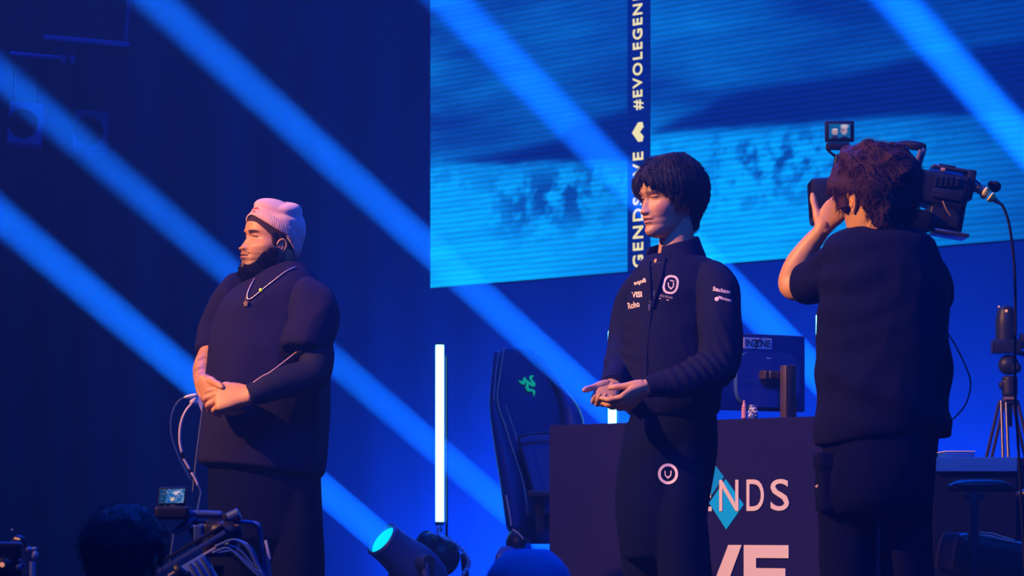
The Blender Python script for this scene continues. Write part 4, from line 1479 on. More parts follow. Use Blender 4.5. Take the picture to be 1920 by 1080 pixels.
# ================================================================== the camera operator seen from behind, camera on his shoulder
def camera_man():
    fr = 7.6
    yaw = math.radians(122)
    H = Head(at(1637, 380, fr), yaw, pitch=.12, size=1.07, jaw=1.02, nose=1.0)
    hm = H.mesh()
    hm = boolean(hm, H.ear(1)); hm = boolean(hm, H.ear(-1))
    A = lambda px, py, dy: vec(at(px, py, fr + dy))
    trunk = px_torso(fr, [(450, 1600, 1690, .06, .0), (475, 1565, 1745, .09, 0), (520, 1560, 1755, .11, 0), (620, 1562, 1755, .12, 0), (720, 1562, 1750, .12, 0), (800, 1565, 1735, .11, 0), (880, 1580, 1725, .09, 0)])
    legs = [px_tube(fr, [(1602, 860, 0, 36), (1598, 980, 0, 35), (1592, 1100, 0, 31), (1588, 1250, .0, 27), (1586, 1370, 0, 20), (1586, 1400, 0, 19)]),
            px_tube(fr, [(1700, 860, 0, 36), (1704, 980, 0, 35), (1708, 1100, 0, 31), (1712, 1250, .02, 27), (1714, 1370, .02, 20), (1714, 1400, .02, 19)])]
    neck = tube([H.w((0, -.030, -.03)), H.w((0, -.034, -.075)), tuple(at(1640, 445, fr + .01)), tuple(at(1645, 475, fr + .01))], [.060, .060, .066, .10], m=36)
    near = px_tube(fr, [(1590, 485, .02, 30), (1545, 520, .10, 29), (1500, 540, .17, 25), (1482, 532, .20, 24), (1496, 496, .19, 25), (1519, 460, .17, 20), (1538, 436, .15, 16), (1543, 426, .145, 15.5)])
    far = px_tube(fr, [(1725, 485, .02, 30), (1752, 540, .12, 28), (1755, 560, .25, 24), (1730, 520, .36, 20), (1700, 470, .42, 15), (1690, 455, .44, 14)])
    core = fuse([trunk, *legs, neck, near, far], 0.008, 4)
    # left hand grips the viewfinder: back of the hand towards the hall, thumb up on its left
    lh = hand(A(1543, 428, .145), (.58, .20, .78), (-.12, -.95, .28), .168, curl=((20, 34, 20), (24, 38, 22), (30, 40, 22), (34, 40, 22)), spread=(-4, -1, 3, 6), thumb=(50, -6, 4, 6), flip=-1, fat=1.1)
    rh = hand(A(1690, 455, .44), (-.3, .3, .9), (.6, -.75, .2), .185, curl=((50, 50, 30),) * 4, spread=(3, 1, -1, -3), thumb=(35, 20, 20, 20), flip=1, fat=1.05)
    body = boolean(core, lh); body = boolean(body, rh); body = boolean(body, hm)
    cols = skin_tone(H, body[0], (.56, .29, .12))
    P = person(body, (at(1650, 990, fr).x, fr, 0), 'camera operator in a black T-shirt seen from behind, broadcast camera on his shoulder', m_skin, cols)
    eyes(H, P)
    def zlow(t_):
        a = abs((t_ + PI) % (2 * PI) - PI)
        return float(np.interp(a, [0, .5, .9, 1.2, 1.45, 1.8, 2.3, 3.15], [.035, .02, -.005, -.02, .022, .018, -.070, -.092])) + .004 * math.sin(a * 31)
    def grow(t_, a):
        t2 = abs((t_ + PI) % (2 * PI) - PI)
        return .010 + .034 * math.sin(min(1, a * 1.25) * PI / 2) ** 1.4 + .007 * math.sin(t_ * 5 + a * 9) + .010 * g(t2, 3.1, 1.2) * g(a, .35, .35)
    V, Fc = hair_shell(H, zlow, grow)
    V, Fc = fuse([(V, Fc)], .0032, 3)
    N = normals((V, Fc))
    V = V + N * (.010 * (1 - 2.2 * np.abs(wav(V, 30, 3))) + .004 * (1 - 2 * np.abs(wav(V, 75, 12))))[:, None]
    N = normals((V, Fc))
    m_brown = mat('brown_curly_hair', (.035, .010, .016), .6, bump=.6, bscale=260, spec=.2)
    put('hair', (H.w(V), Fc), m_brown, P, angle=0)
    rr = np.random.default_rng(9)
    idx = rr.choice(len(V), 5000)
    pts, nn = V[idx], N[idx]
    sw = np.stack([wav(pts, 30, 1), wav(pts, 30, 7), wav(pts, 30, 13)], 1)
    dirs = nn * .35 + sw * 1.5 + vec((0, 0, -.2))
    dirs /= np.linalg.norm(dirs, axis=1)[:, None]
    put('hair_strands', (lambda s: (H.w(s[0]), s[1]))(strands(pts, dirs, .016, .0008, .25, .5, 3, 3)), m_brown, P, kind='stuff', angle=0)
    # T-shirt
    rows = [(428, 1596, 1692, .085, .0), (438, 1572, 1722, .12, 0), (454, 1553, 1742, .145, 0), (490, 1546, 1757, .160, 0), (530, 1543, 1766, .17, 0), (580, 1541, 1771, .17, 0), (650, 1538, 1775, .175, 0), (720, 1535, 1775, .18, 0),
            (770, 1531, 1777, .18, 0, -8), (800, 1529, 1781, .175, 0, -22), (818, 1529, 1776, .165, 0, -30)]
    tb = px_torso(fr, rows, cap=.10, p=2.4)
    sn = px_tube(fr, [(1592, 484, .02, 38), (1568, 504, .06, 43), (1545, 520, .10, 43), (1518, 530, .14, 37), (1503, 531, .16, 33)], cap=.15)
    sf = px_tube(fr, [(1718, 490, .02, 38), (1744, 530, .10, 38), (1750, 560, .20, 34)], cap=.15)
    ts = fuse([tb, sn, sf], .0065, 6)
    ts = folds(ts, .009, 8, (1, 1, .8), 1.9, 4)
    # long drag folds from the lifted shoulder and over the waist
    V = ts[0]; N = normals(ts)
    c1 = A(1560, 520, -.1)
    V = V + N * (.005 * np.sin((V[:, 2] * 1.0 - V[:, 0] * .25) * 80 + 5 * wav(V, 6, 2)) * g(np.linalg.norm(V - c1, axis=1), 0, .17))[:, None]
    c2 = A(1660, 730, -.18)
    V = V + N * (.005 * np.sin((V[:, 2] * 1.0 + V[:, 0] * .35) * 45 + 6 * wav(V, 5, 6)) * g(V[:, 2], c2[2], .16))[:, None]
    ts = folds((V, ts[1]), .004, 22, (1, 1, .7), 2, 9)
    ts = boolean(ts, px_tube(fr, [(1520, 528, .14, 30), (1494, 534, .18, 36)], cap=0), 'DIFFERENCE')
    put('t_shirt', ts, mat('dimmed_black_cotton', (.005, .005, .024), .95, bump=.25, bscale=700, spec=.08, var=.15, vscale=25), P, angle=0)  # darker copy of the black cotton, weaker light on his back put into the colour
    tr = [px_torso(fr, [(790, 1545, 1765, .16, 0), (830, 1546, 1756, .165, 0), (880, 1543, 1750, .165, 0), (930, 1541, 1745, .155, 0), (962, 1543, 1742, .13, 0)], cap=.1),
          px_tube(fr, [(1594, 900, 0, 52), (1590, 980, 0, 49), (1588, 1080, 0, 46), (1586, 1200, 0, 40), (1584, 1320, 0, 36), (1584, 1395, 0, 34)], cap=.1),
          px_tube(fr, [(1695, 900, 0, 52), (1700, 980, 0, 46), (1702, 1080, .01, 44), (1708, 1200, .01, 39), (1712, 1320, .02, 35), (1714, 1395, .02, 33)], cap=.1)]
    tr = fuse(tr, .008, 5)
    tr = folds(folds(tr, .009, 8, (1, 1, .5), 1.8, 7), .004, 22, (1, 1, .8), 2, 15)
    put('trousers', tr, m_trousers, P, angle=0)
    put('cargo_pocket', folds(fuse([box(tuple(A(1548, 905, -.02)), (.022, .075, .085), bev=.012), box(tuple(A(1547, 865, -.02)), (.026, .08, .025), bev=.01)], .005, 3), .002, 30), m_trousers, P, angle=0)
    put('pale_tag', box(tuple(A(1533, 911, -.03)), (.006, .004, .003), [[.8, 0, -.6], [0, 1, 0], [.6, 0, .8]], bev=.001), mat('pale_print', (.86, .70, .68)), P)
    shoes(P, [A(1586, 990, .0) * vec((1, 1, 0)), A(1714, 990, .02) * vec((1, 1, 0))], (-.3, .95, 0))
    # bulge of the shirt at the right hip, built as a rounded block
    put('shirt_bump', fuse([box(tuple(A(1768, 806, .02)), (.020, .045, .024), bev=.012)], .004, 5), MATS['dimmed_black_cotton'], P)

m_camb = mat('camera_black', (.012, .012, .018), .42, spec=.3, bump=.08, bscale=300)
m_cams = mat('camera_grey_metal', (.18, .18, .19), .3, metal=.8)
m_rubber = mat('rubber_black', (.006, .006, .010), .75, spec=.15)
m_tan = mat('brass_bracket', (.42, .26, .16), .4, metal=.5)

def screen_quads(name, c, U, W, hw, hh, N, parent, picture_fn, nx=48, ny=30, strength=1.0):
    """a small lit display; picture_fn(u, v in 0..1) gives colours"""
    u, v = np.meshgrid(np.linspace(0, 1, nx), np.linspace(0, 1, ny))
    u = u.ravel(); v = v.ravel()
    V = vec(c) + ((u * 2 - 1) * hw)[:, None] * vec(U) + ((v * 2 - 1) * hh)[:, None] * vec(W) + vec(N) * .0006
    Fc = [(r * nx + i, r * nx + i + 1, (r + 1) * nx + i + 1, (r + 1) * nx + i) for r in range(ny - 1) for i in range(nx - 1)]
    if 'small_display' not in MATS:
        m = bpy.data.materials.new('small_display')
        m.use_nodes = True
        t = m.node_tree; t.nodes.clear()
        o = t.nodes.new('ShaderNodeOutputMaterial'); e = t.nodes.new('ShaderNodeEmission'); a = t.nodes.new('ShaderNodeAttribute')
        a.attribute_name = 'tone'
        t.links.new(a.outputs['Color'], e.inputs['Color']); t.links.new(e.outputs[0], o.inputs['Surface'])
        m.cycles.emission_sampling = 'NONE'
        MATS['small_display'] = m
    o = put(name, (V, Fc), MATS['small_display'], parent, smooth=False)
    paint(o, picture_fn(u, v) * strength)

def shoulder_camera():
    fr = 7.88
    A = lambda px, py, dy=0: vec(at(px, py, fr + dy))
    s = F / fr
    T = thing('broadcast_camera', A(1740, 443, 0), 'black broadcast camera on the operator\'s right shoulder, viewfinder at his face', 'video camera')
    X = vec((1, .0, 0)); rot = np.array([[.985, .0, .17], [0, 1, 0], [-.17, 0, .985]])   # slight nose-up slant
    def bx(px0, px1, py0, py1, dy, hd, bev=.006, r=rot):
        c = A((px0 + px1) / 2, (py0 + py1) / 2, dy)
        return box(tuple(c), ((px1 - px0) / 2 / s, hd, (py1 - py0) / 2 / s), r, bev=bev)
    put('camera_body', fuse([bx(1640, 1812, 322, 384, .02, .065, .012), bx(1738, 1800, 372, 430, .02, .058, .01)], .004, 2), m_camb, T)
    put('battery_plate', bx(1806, 1822, 322, 378, .02, .055, .006), m_camb, T)
    for k in range(5):
        put('side_rib', bx(1752 + k * 10, 1757 + k * 10, 330, 350, -.048, .004, .001), m_camb, T)
    put('side_panel', bx(1748, 1806, 356, 374, -.047, .005, .003), m_camb, T)
    put('side_switch', bx(1793, 1801, 333, 336, -.050, .003, .001), m_cams, T)
    put('top_plate', bx(1745, 1810, 316, 322, .02, .05, .003), m_cams, T)
    put('top_accessory', bx(1757, 1790, 311, 318, .0, .03, .004), m_camb, T)
    put('power_connector', join(cyl(A(1764, 318, -.04), A(1773, 319, -.045), .006, bev=.001)), m_tan, T)
    put('battery', bx(1742, 1803, 385, 436, .02, .05, .008), m_camb, T)
    put('rear_bracket', tube([A(1768, 378, -.055), A(1774, 392, -.058), A(1782, 404, -.055)], .0055, m=10, flat=.4), m_tan, T)
    put('base_plate', bx(1745, 1812, 437, 443, .01, .06, .003), m_cams, T)
    put('shoulder_pad', bx(1660, 1745, 392, 432, .0, .06, .02), m_rubber, T)
    # handle with its upright
    put('rear_handle_post', bx(1722, 1731, 278, 318, .02, .012, .003, np.array([[.95, 0, .30], [0, 1, 0], [-.30, 0, .95]])), m_cams, T)
    put('handle_bracket', bx(1718, 1722, 280, 314, -.0, .006, .001, np.array([[.95, 0, .30], [0, 1, 0], [-.30, 0, .95]])), m_tan, T)
    put('top_handle', tube([A(1731, 276, .02), A(1715, 273, .02), A(1690, 272, .03), A(1640, 284, .04), A(1600, 300, .05)], [.012, .014, .013, .013, .014], m=16, flat=.8), m_camb, T)
    put('front_handle_post', bx(1590, 1603, 298, 330, .05, .014, .004), m_camb, T)
    # mic or cable stub at the back: sleeve, two pale rings, strain relief
    a, b = A(1820, 343, -.01), A(1874, 381, -.02)
    d = (b - a) / np.linalg.norm(b - a)
    L = np.linalg.norm(b - a)
    put('rear_connector', cyl(a - d * .01, a + d * L * .45, .016, .013, bev=.003), m_tan, T)
    put('connector_clamp', cyl(a + d * L * .02, a + d * L * .25, .019, .019, bev=.004), m_cams, T)
    m_yel = mat('pale_yellow_ring', (.95, .72, .14), .5)
    put('connector_ring', cyl(a + d * L * .42, a + d * L * .60, .0185, .0175, bev=.004), m_yel, T)
    put('connector_ring', cyl(a + d * L * .65, a + d * L * .80, .0165, .014, bev=.004), m_yel, T)
    put('strain_relief', cyl(a + d * L * .78, a + d * L * 1.05, .009, .004, bev=.001), m_tan, T)
    put('focus_knob', fuse([ball(A(1866, 350, .03), (.018, .018, .017)), ball(A(1858, 346, .03), (.010, .012, .012)), tube([A(1846, 352, .03), A(1822, 345, .03)], .006)], .003, 2), m_rubber, T)
    # lens and matte box to the left of his face
    put('lens_barrel', join(cyl(A(1650, 365, .02), A(1610, 368, .02), .05, .048, bev=.004), cyl(A(1610, 368, .02), A(1575, 371, .02), .045, .052, bev=.004)), m_camb, T)
    put('zoom_ring', cyl(A(1622, 367, .02), A(1604, 368, .02), .052, m=36, bev=.003), m_rubber, T)
    hood = box(tuple(A(1547, 378, .02)), (.045, .062, .066), np.array([[.985, 0, -.06], [0, 1, 0], [.06, 0, .985]]), bev=.012)
    hood = boolean(hood, box(tuple(A(1519, 376, .02)), (.03, .050, .054)), 'DIFFERENCE')
    put('matte_box', hood, m_camb, T)
    # viewfinder and monitor
    put('viewfinder', fuse([tube([A(1592, 345, -.09), A(1580, 342, -.09), A(1568, 340, -.06)], [.022, .024, .02], m=20), bx(1562, 1580, 290, 335, -.01, .018, .006)], .003, 2), m_camb, T)
    put('viewfinder_cup', cyl(A(1588, 345, -.09), A(1597, 347, -.09), .026, .030, bev=.004), m_rubber, T)
    put('monitor_arm', tube([A(1552, 281, -.02), A(1562, 290, -.02), A(1575, 297, -.01)], .004, m=10), m_camb, T)
    put('mount_block', bx(1549, 1592, 268, 281, -.02, .016, .004, None), m_camb, T)
    mo = put('field_monitor', bx(1547, 1601, 227, 266, -.03, .010, .004, None), m_camb, T)
    def pic(u, v):
        c = np.tile(vec((.005, .10, .30)), (len(u), 1))
        c = c * (1 + .5 * (fbm(u * 8, v * 8, 4) - .5))[:, None]
        def blob(cx, cy_, rx, ry, col):
            m = np.clip(1.3 - ((u - cx) / rx) ** 2 - ((v - cy_) / ry) ** 2, 0, 1)[:, None]
            return m, vec(col)
        for args in [(.27, .45, .16, .22, (.40, .28, .33)), (.27, .08, .17, .16, (.02, .02, .08)), (.70, .55, .16, .30, (.42, .30, .36)), (.72, .84, .20, .15, (.5, .45, .55)), (.66, .58, .07, .08, (.10, .08, .16)), (.72, .02, .22, .14, (.01, .01, .05)), (.28, .62, .14, .07, (.6, .5, .6))]:
            m, cc = blob(*args); c = c * (1 - m) + cc * m
        return c
    screen_quads('monitor_picture', A(1574.5, 246, -.0415), (1, 0, 0), (0, 0, 1), 20 / s, 13.5 / s, (0, -1, 0), T, pic)
    # cable that runs from the back of the camera to the stage
    cab = [A(1873, 380, -.02), A(1882, 390, -.02), A(1893, 425, -.02), A(1902, 500, .0), A(1904, 600, .03), A(1903, 720, .06), A(1910, 850, .10), A(1918, 1000, .15), A(1930, 1200, .2), A(1945, 1375, .3)]
    c = put('camera_cable', tube(cab, .0042, m=10, n=6), m_rubber, None)
    c['label'] = 'thin black cable hanging from the rear connector of the shoulder camera'
    c['category'] = 'cable'
    cab = [A(1768, 612, -.22), A(1790, 645, -.22), A(1812, 690, -.22), A(1820, 720, -.22), A(1812, 755, -.23), A(1795, 778, -.24), A(1778, 792, -.25)]
    c = put('belt_cable', tube(cab, .0022, m=8, n=6), m_rubber, None)
    c['label'] = 'fine dark cable looping beside the camera operator\'s back to his hip'
    c['category'] = 'cable'
camera_man(); shoulder_camera()

# ================================================================== desk with the big lettering
DK = Vector((0.1484, 10.6, 0))
def d_s(px):
    k = (px - 960) / F
    return (k * DK.y - DK.x) / (S.x - k * S.y)
def d_z(px, py):
    return CAMZ + (990 - py) / F * (DK.y + S.y * d_s(px))
def d_pt(s, z, off=0.0):
    return Vector((DK.x + S.x * s + SN.x * off, DK.y + S.y * s + SN.y * off, z))
def desk():
    T = thing('desk', d_pt(.7, 0, -.3), 'long black desk fronted by a panel with big pink-white lettering and a blue diamond', 'desk')
    m_panel = mat('matte_black_panel', (.012, .010, .062), .9, spec=.06, bump=.06, bscale=200, var=.1, vscale=4)
    H_, L = 1.058, 1.42
    def b(c0, hl, hd, hz, m=m_panel, name='panel', bev=.003):
        return put(name, box(c0, (hl, hd, hz), RS, bev=bev), m, T, smooth=False)
    b(d_pt(L / 2, H_ / 2 - .0, -.0125), L / 2, .0125, H_ / 2, name='front_panel')
    b(d_pt(L / 2, H_ - .017, -.32), L / 2, .295, .016, name='desktop')
    b(d_pt(.0125, H_ / 2 - .02, -.32), .0125, .294, H_ / 2 - .02, name='side_panel')
    b(d_pt(L - .0125, H_ / 2 - .02, -.32), .0125, .294, H_ / 2 - .02, name='side_panel')
    b(d_pt(L / 2, .3, -.5), L / 2 - .03, .01, .25, name='modesty_panel')
    m_w = mat('panel_white_print', (.62, .56, .62), .6)
    U, W = tuple(S), (0, 0, 1)
    z0, z1 = d_z(1415, 958), d_z(1415, 899)
    for ch, a, e in [('L', 1172, 1198), ('E', 1215, 1243), ('G', 1257, 1290), ('E', 1306, 1336), ('N', 1350, 1386), ('D', 1401, 1434), ('S', 1446, 1481)]:
        sa_, sb_ = d_s(a), d_s(e)
        put('letter', text_mesh(ch, sb_ - sa_, z1 - z0, d_pt(sa_, z0, .0022), U, W, depth=.003, bold=.006), m_w, T, smooth=False)
    zt, zb_ = d_z(1415, 1022), d_z(1415, 1132)
    def P2(pl):
        return [(d_s(x), zb_ + (1132 - y) / 110 * (zt - zb_)) for x, y in pl]
    for pl in ([(1180, 1022), (1204, 1022), (1204, 1108), (1240, 1108), (1240, 1132), (1180, 1132)],
               [(1250, 1022), (1275, 1022), (1275, 1132), (1250, 1132)],
               [(1285, 1022), (1311, 1022), (1339, 1096), (1367, 1022), (1392, 1022), (1352, 1132), (1325, 1132)],
               [(1396, 1022), (1480, 1022), (1480, 1046), (1419, 1046), (1419, 1065), (1474, 1065), (1474, 1088), (1419, 1088), (1419, 1108), (1480, 1108), (1480, 1132), (1396, 1132)]):
        put('letter', prism(P2(pl), .003, d_pt(0, 0, .0022), U, W), m_w, T, smooth=False)
    m_d = mat('diamond_blue_print', (.0, .42, .95), .7, spec=.1)
    def Q(pl):
        return [(d_s(x), d_z(x, y)) for x, y in pl]
    m_d2 = mat('diamond_dark_blue_print', (.0, .30, .80), .7, spec=.1)
    put('diamond_upper', prism(Q([(1293, 905), (1326, 852), (1358, 894), (1327, 940)]), .0012, d_pt(0, 0, .0006), U, W), m_d2, T, smooth=False)
    put('diamond_lower', prism(Q([(1330, 943), (1361, 898), (1395, 946), (1362, 993)]), .0012, d_pt(0, 0, .0006), U, W), m_d, T, smooth=False)
desk()

# ------------------------------------------------------------------ monitor seen from the back
def monitor():
    Y = 10.22
    U = vec((.86, .5, 0)); U /= np.linalg.norm(U); N = vec((U[1], -U[0], 0)); R = np.stack([U, -N, vec((0, 0, 1))], 1)
    c0 = vec(at(1431, 705, Y))
    zd = 1.059
    T = thing('monitor', (c0[0], c0[1], zd), 'flat monitor seen from behind, white name plate on top, standing on the black desk', 'monitor')
    m_m = mat('monitor_shell', (.02, .05, .24), .45, bump=.03, spec=.3)
    s = F / Y
    # centre of shell: spans 1235..1511 in the picture
    wl, wr = -(1431 - 1235) / s / U[0], (1511 - 1431) / s / U[0]
    zt, zb = c0[2] + 78 / s, c0[2] - 66 / s
    sc = c0 + U * (wl + wr) / 2; sc[2] = (zt + zb) / 2
    put('shell', box(sc, ((wr - wl) / 2, .014, (zt - zb) / 2), R, bev=.008), m_m, T)
    def rr(hw, hh, r, n=8):
        out = []
        for cx, cy_, a0 in ((hw - r, hh - r, 0), (-hw + r, hh - r, 90), (-hw + r, -hh + r, 180), (hw - r, -hh + r, 270)):
            for k in range(n + 1):
                a = math.radians(a0 + 90 * k / n); out.append((cx + r * math.cos(a), cy_ + r * math.sin(a)))
        return out
    f = c0 + N * .014
    put('rear_hub', prism(rr(62 / s / U[0], 51.5 / s, .07), .022, f - vec((0, 0, 8 / s)), U, (0, 0, 1)), mat('monitor_hub', (.03, .08, .34), .4, spec=.4), T, angle=30)
    put('hub_seam', prism([(-60 / s / U[0], -.004), (0.02, -.004), (.02, -.002), (-60 / s / U[0], -.002)], .001, f + N * .022 - vec((0, 0, .03)), U, (0, 0, 1)), m_m, T, smooth=False)
    put('hub_logo', prism([(-.008, -.002), (.010, -.002), (.010, .002), (-.008, .002)], .001, f + N * .0225 + vec((0, 0, .066)), U, (0, 0, 1)), mat('plate_white', (.95, .85, .95), .5), T, smooth=False)
    # name plate
    a = vec(at(1388, 656, Y)); hw = 55 / s / U[0]; hh = 20.5 / s
    a = f + U * ((1388 - 1431) / s / U[0]); a[2] = c0[2] + (705 - 655) / s
    put('name_plate', prism([(0, 0), (hw, 0), (hw, hh), (0, hh)], .0015, a + N * .0002, U, (0, 0, 1)), MATS['plate_white'], T, smooth=False)
    m_dk = mat('plate_ink', (.02, .02, .05), .6)
    put('plate_lettering', text_mesh('INZ NE', hw * .90, hh * .68, a + U * hw * .05 + vec((0, 0, hh * .16)) + N * .0019, U, (0, 0, 1), depth=.001, bold=.02), m_dk, T, smooth=False)
    ring = [(hw * .545 + .017 * math.cos(q) * .8, hh * .5 + hh * .30 * math.sin(q)) for q in np.arange(24) * PI / 12]
    rin = [(hw * .545 + .017 * math.cos(q) * .8 * .7, hh * .5 + hh * .30 * .72 * math.sin(q)) for q in np.arange(24) * PI / 12]
    V = []; Fc = []
    A_ = a + N * .0019
    for (x, y), (x2, y2) in zip(ring, rin):
        for q, z in ((x, y), (x2, y2)):
            p = A_ + U * q + vec((0, 0, z)); V += [p, p + N * .001]
    for k in range(24):
        i, j = k * 4, ((k + 1) % 24) * 4
        Fc += [(i + 1, j + 1, j + 3, i + 3), (i, i + 2, j + 2, j), (i, j, j + 1, i + 1), (i + 2, i + 3, j + 3, j + 2)]
    put('plate_lettering', (np.array(V), Fc), m_dk, T, smooth=False)
    put('plate_slash', prism([(hw * .40, -hh * .02), (hw * .44, -hh * .02), (hw * .62, hh * 1.02), (hw * .58, hh * 1.02)], .001, A_, U, (0, 0, 1)), m_dk, T, smooth=False)
    # arm and post
    g0 = c0 + N * .036
    put('arm', fuse([box(g0 + U * (-.022) + N * .02, (.024, .022, .018), R, bev=.006), box(g0 + U * .028 + N * .035, (.055, .014, .015), R, bev=.004)], .003, 2), mat('arm_dark', (.05, .035, .03), .4, metal=.3), T)
    px = vec(at(1453.5, 705, Y)); pp = px + N * .085
    zt2 = CAMZ + (990 - 685) / F * pp[1]
    put('post', box((pp[0], pp[1], (zt2 + zd) / 2), (.0265, .020, (zt2 - zd) / 2), R, bev=.007), mat('post_metal', (.30, .22, .18), .32, metal=.85), T)
    put('post_base', box((pp[0], pp[1], zd + .005), (.07, .05, .005), R, bev=.003), m_m, T)
monitor()

def desk_bits():
    m_c = mat('can_blue', (.05, .10, .35), .4)
    z = 1.059
    for px, Y, r, h, lab in [(1412, 10.06, .018, .055, 'small patterned drink can on the desk below the monitor')]:
        p = at(px, 780, Y)
        T = thing('drink_can', (p.x, p.y, z), lab, 'can')
        prof = [(z + .0005, .82), (z + .004, 1.0), (z + h - .005, 1.0), (z + h - .001, .84)]
        put('can_body', loft([((p.x, p.y, a), (r * q, 0, 0), (0, r * q, 0)) for a, q in prof], m=28, n=2, cap=0), m_c, T)
        put('can_lid', cyl((p.x, p.y, z + h - .002), (p.x, p.y, z + h + .0005), r * .8), mat('can_metal', (.6, .6, .62), .3, metal=.9), T)
        rr = np.random.default_rng(2)
        sp = []
        for k in range(26):
            a = rr.uniform(-2.9, -.2); zz = z + rr.uniform(.012, h - .012)
            sp.append(ball((p.x + r * math.cos(a), p.y + r * math.sin(a), zz), (.0028, .0028, rr.uniform(.002, .005)), 8, 5))
        put('can_print', join(*sp), mat('can_white', (.85, .85, .9), .5), T, kind='stuff')
    p = at(1395.5, 779, 10.0)
    T = put('bottle', join(cyl((p.x, p.y, z + .0005), (p.x, p.y, z + .045), .011, .010, bev=.003), cyl((p.x, p.y, z + .045), (p.x, p.y, z + .062), .010, .004), cyl((p.x, p.y, z + .060), (p.x, p.y, z + .070), .005, bev=.001)), mat('bottle_pink', (.55, .25, .38), .3))
    T['label'] = 'slim pinkish bottle beside the patterned can on the desk'
    T['category'] = 'bottle'
desk_bits()

# ------------------------------------------------------------------ upright light tubes
m_tube = mat('tube_light_glow', (.5, .9, 1), .3, emit=(.17, .80, 1.0), estr=7.0)
def tube_light(px, y0, y1, Y, label, wpx=15.5):
    s = F / Y
    zt, zb = CAMZ + (990 - y0) / s, CAMZ + (990 - y1) / s
    x = (px - 960) / s
    T = thing('tube_light', (x, Y, 0), label, 'tube light', 'upright light tubes behind the stage')
    r = wpx / 2 / s
    put('glowing_tube', cyl((x, Y, zb), (x, Y, zt), r, m=20, bev=.002), m_tube, T)
    m = MATS['lamp_black_plastic']
    put('end_cap', cyl((x, Y, zt), (x, Y, zt + .014), r * 1.05, r * .8, bev=.002), MATS['lamp_rim'], T)
    put('end_cap', cyl((x, Y, zb - .018), (x, Y, zb), r * 1.05, bev=.002), MATS['lamp_rim'], T)
    zz = zb - .018
    k = 0
    while k < 3 and zz > .2:
        put('connector', ball((x, Y, zz - .018), (.012, .012, .016), 12, 8), MATS['lamp_rim'], T)
        zz -= .03; k += 1
    put('stand_pole', cyl((x, Y, .012), (x, Y, zz), .009), m, T)
    put('back_pole', cyl((x + .032, Y + .02, .012), (x + .032, Y + .02, zt - .05), .006), m, T)
    put('floor_plate', cyl((x + .01, Y, 0.0005), (x + .01, Y, .014),   .10, bev=.004, m=32), m, T)
tube_light(824.5, 647, 978, 12.5, 'tall bright white-cyan light tube standing left of the gaming chair')
tube_light(1148, 621, 800, 12.0, 'bright light tube partly behind the jacketed man\'s right arm')
tube_light(1535.5, 591, 628, 11.15, 'short piece of glowing tube at the camera operator\'s left side', 11)

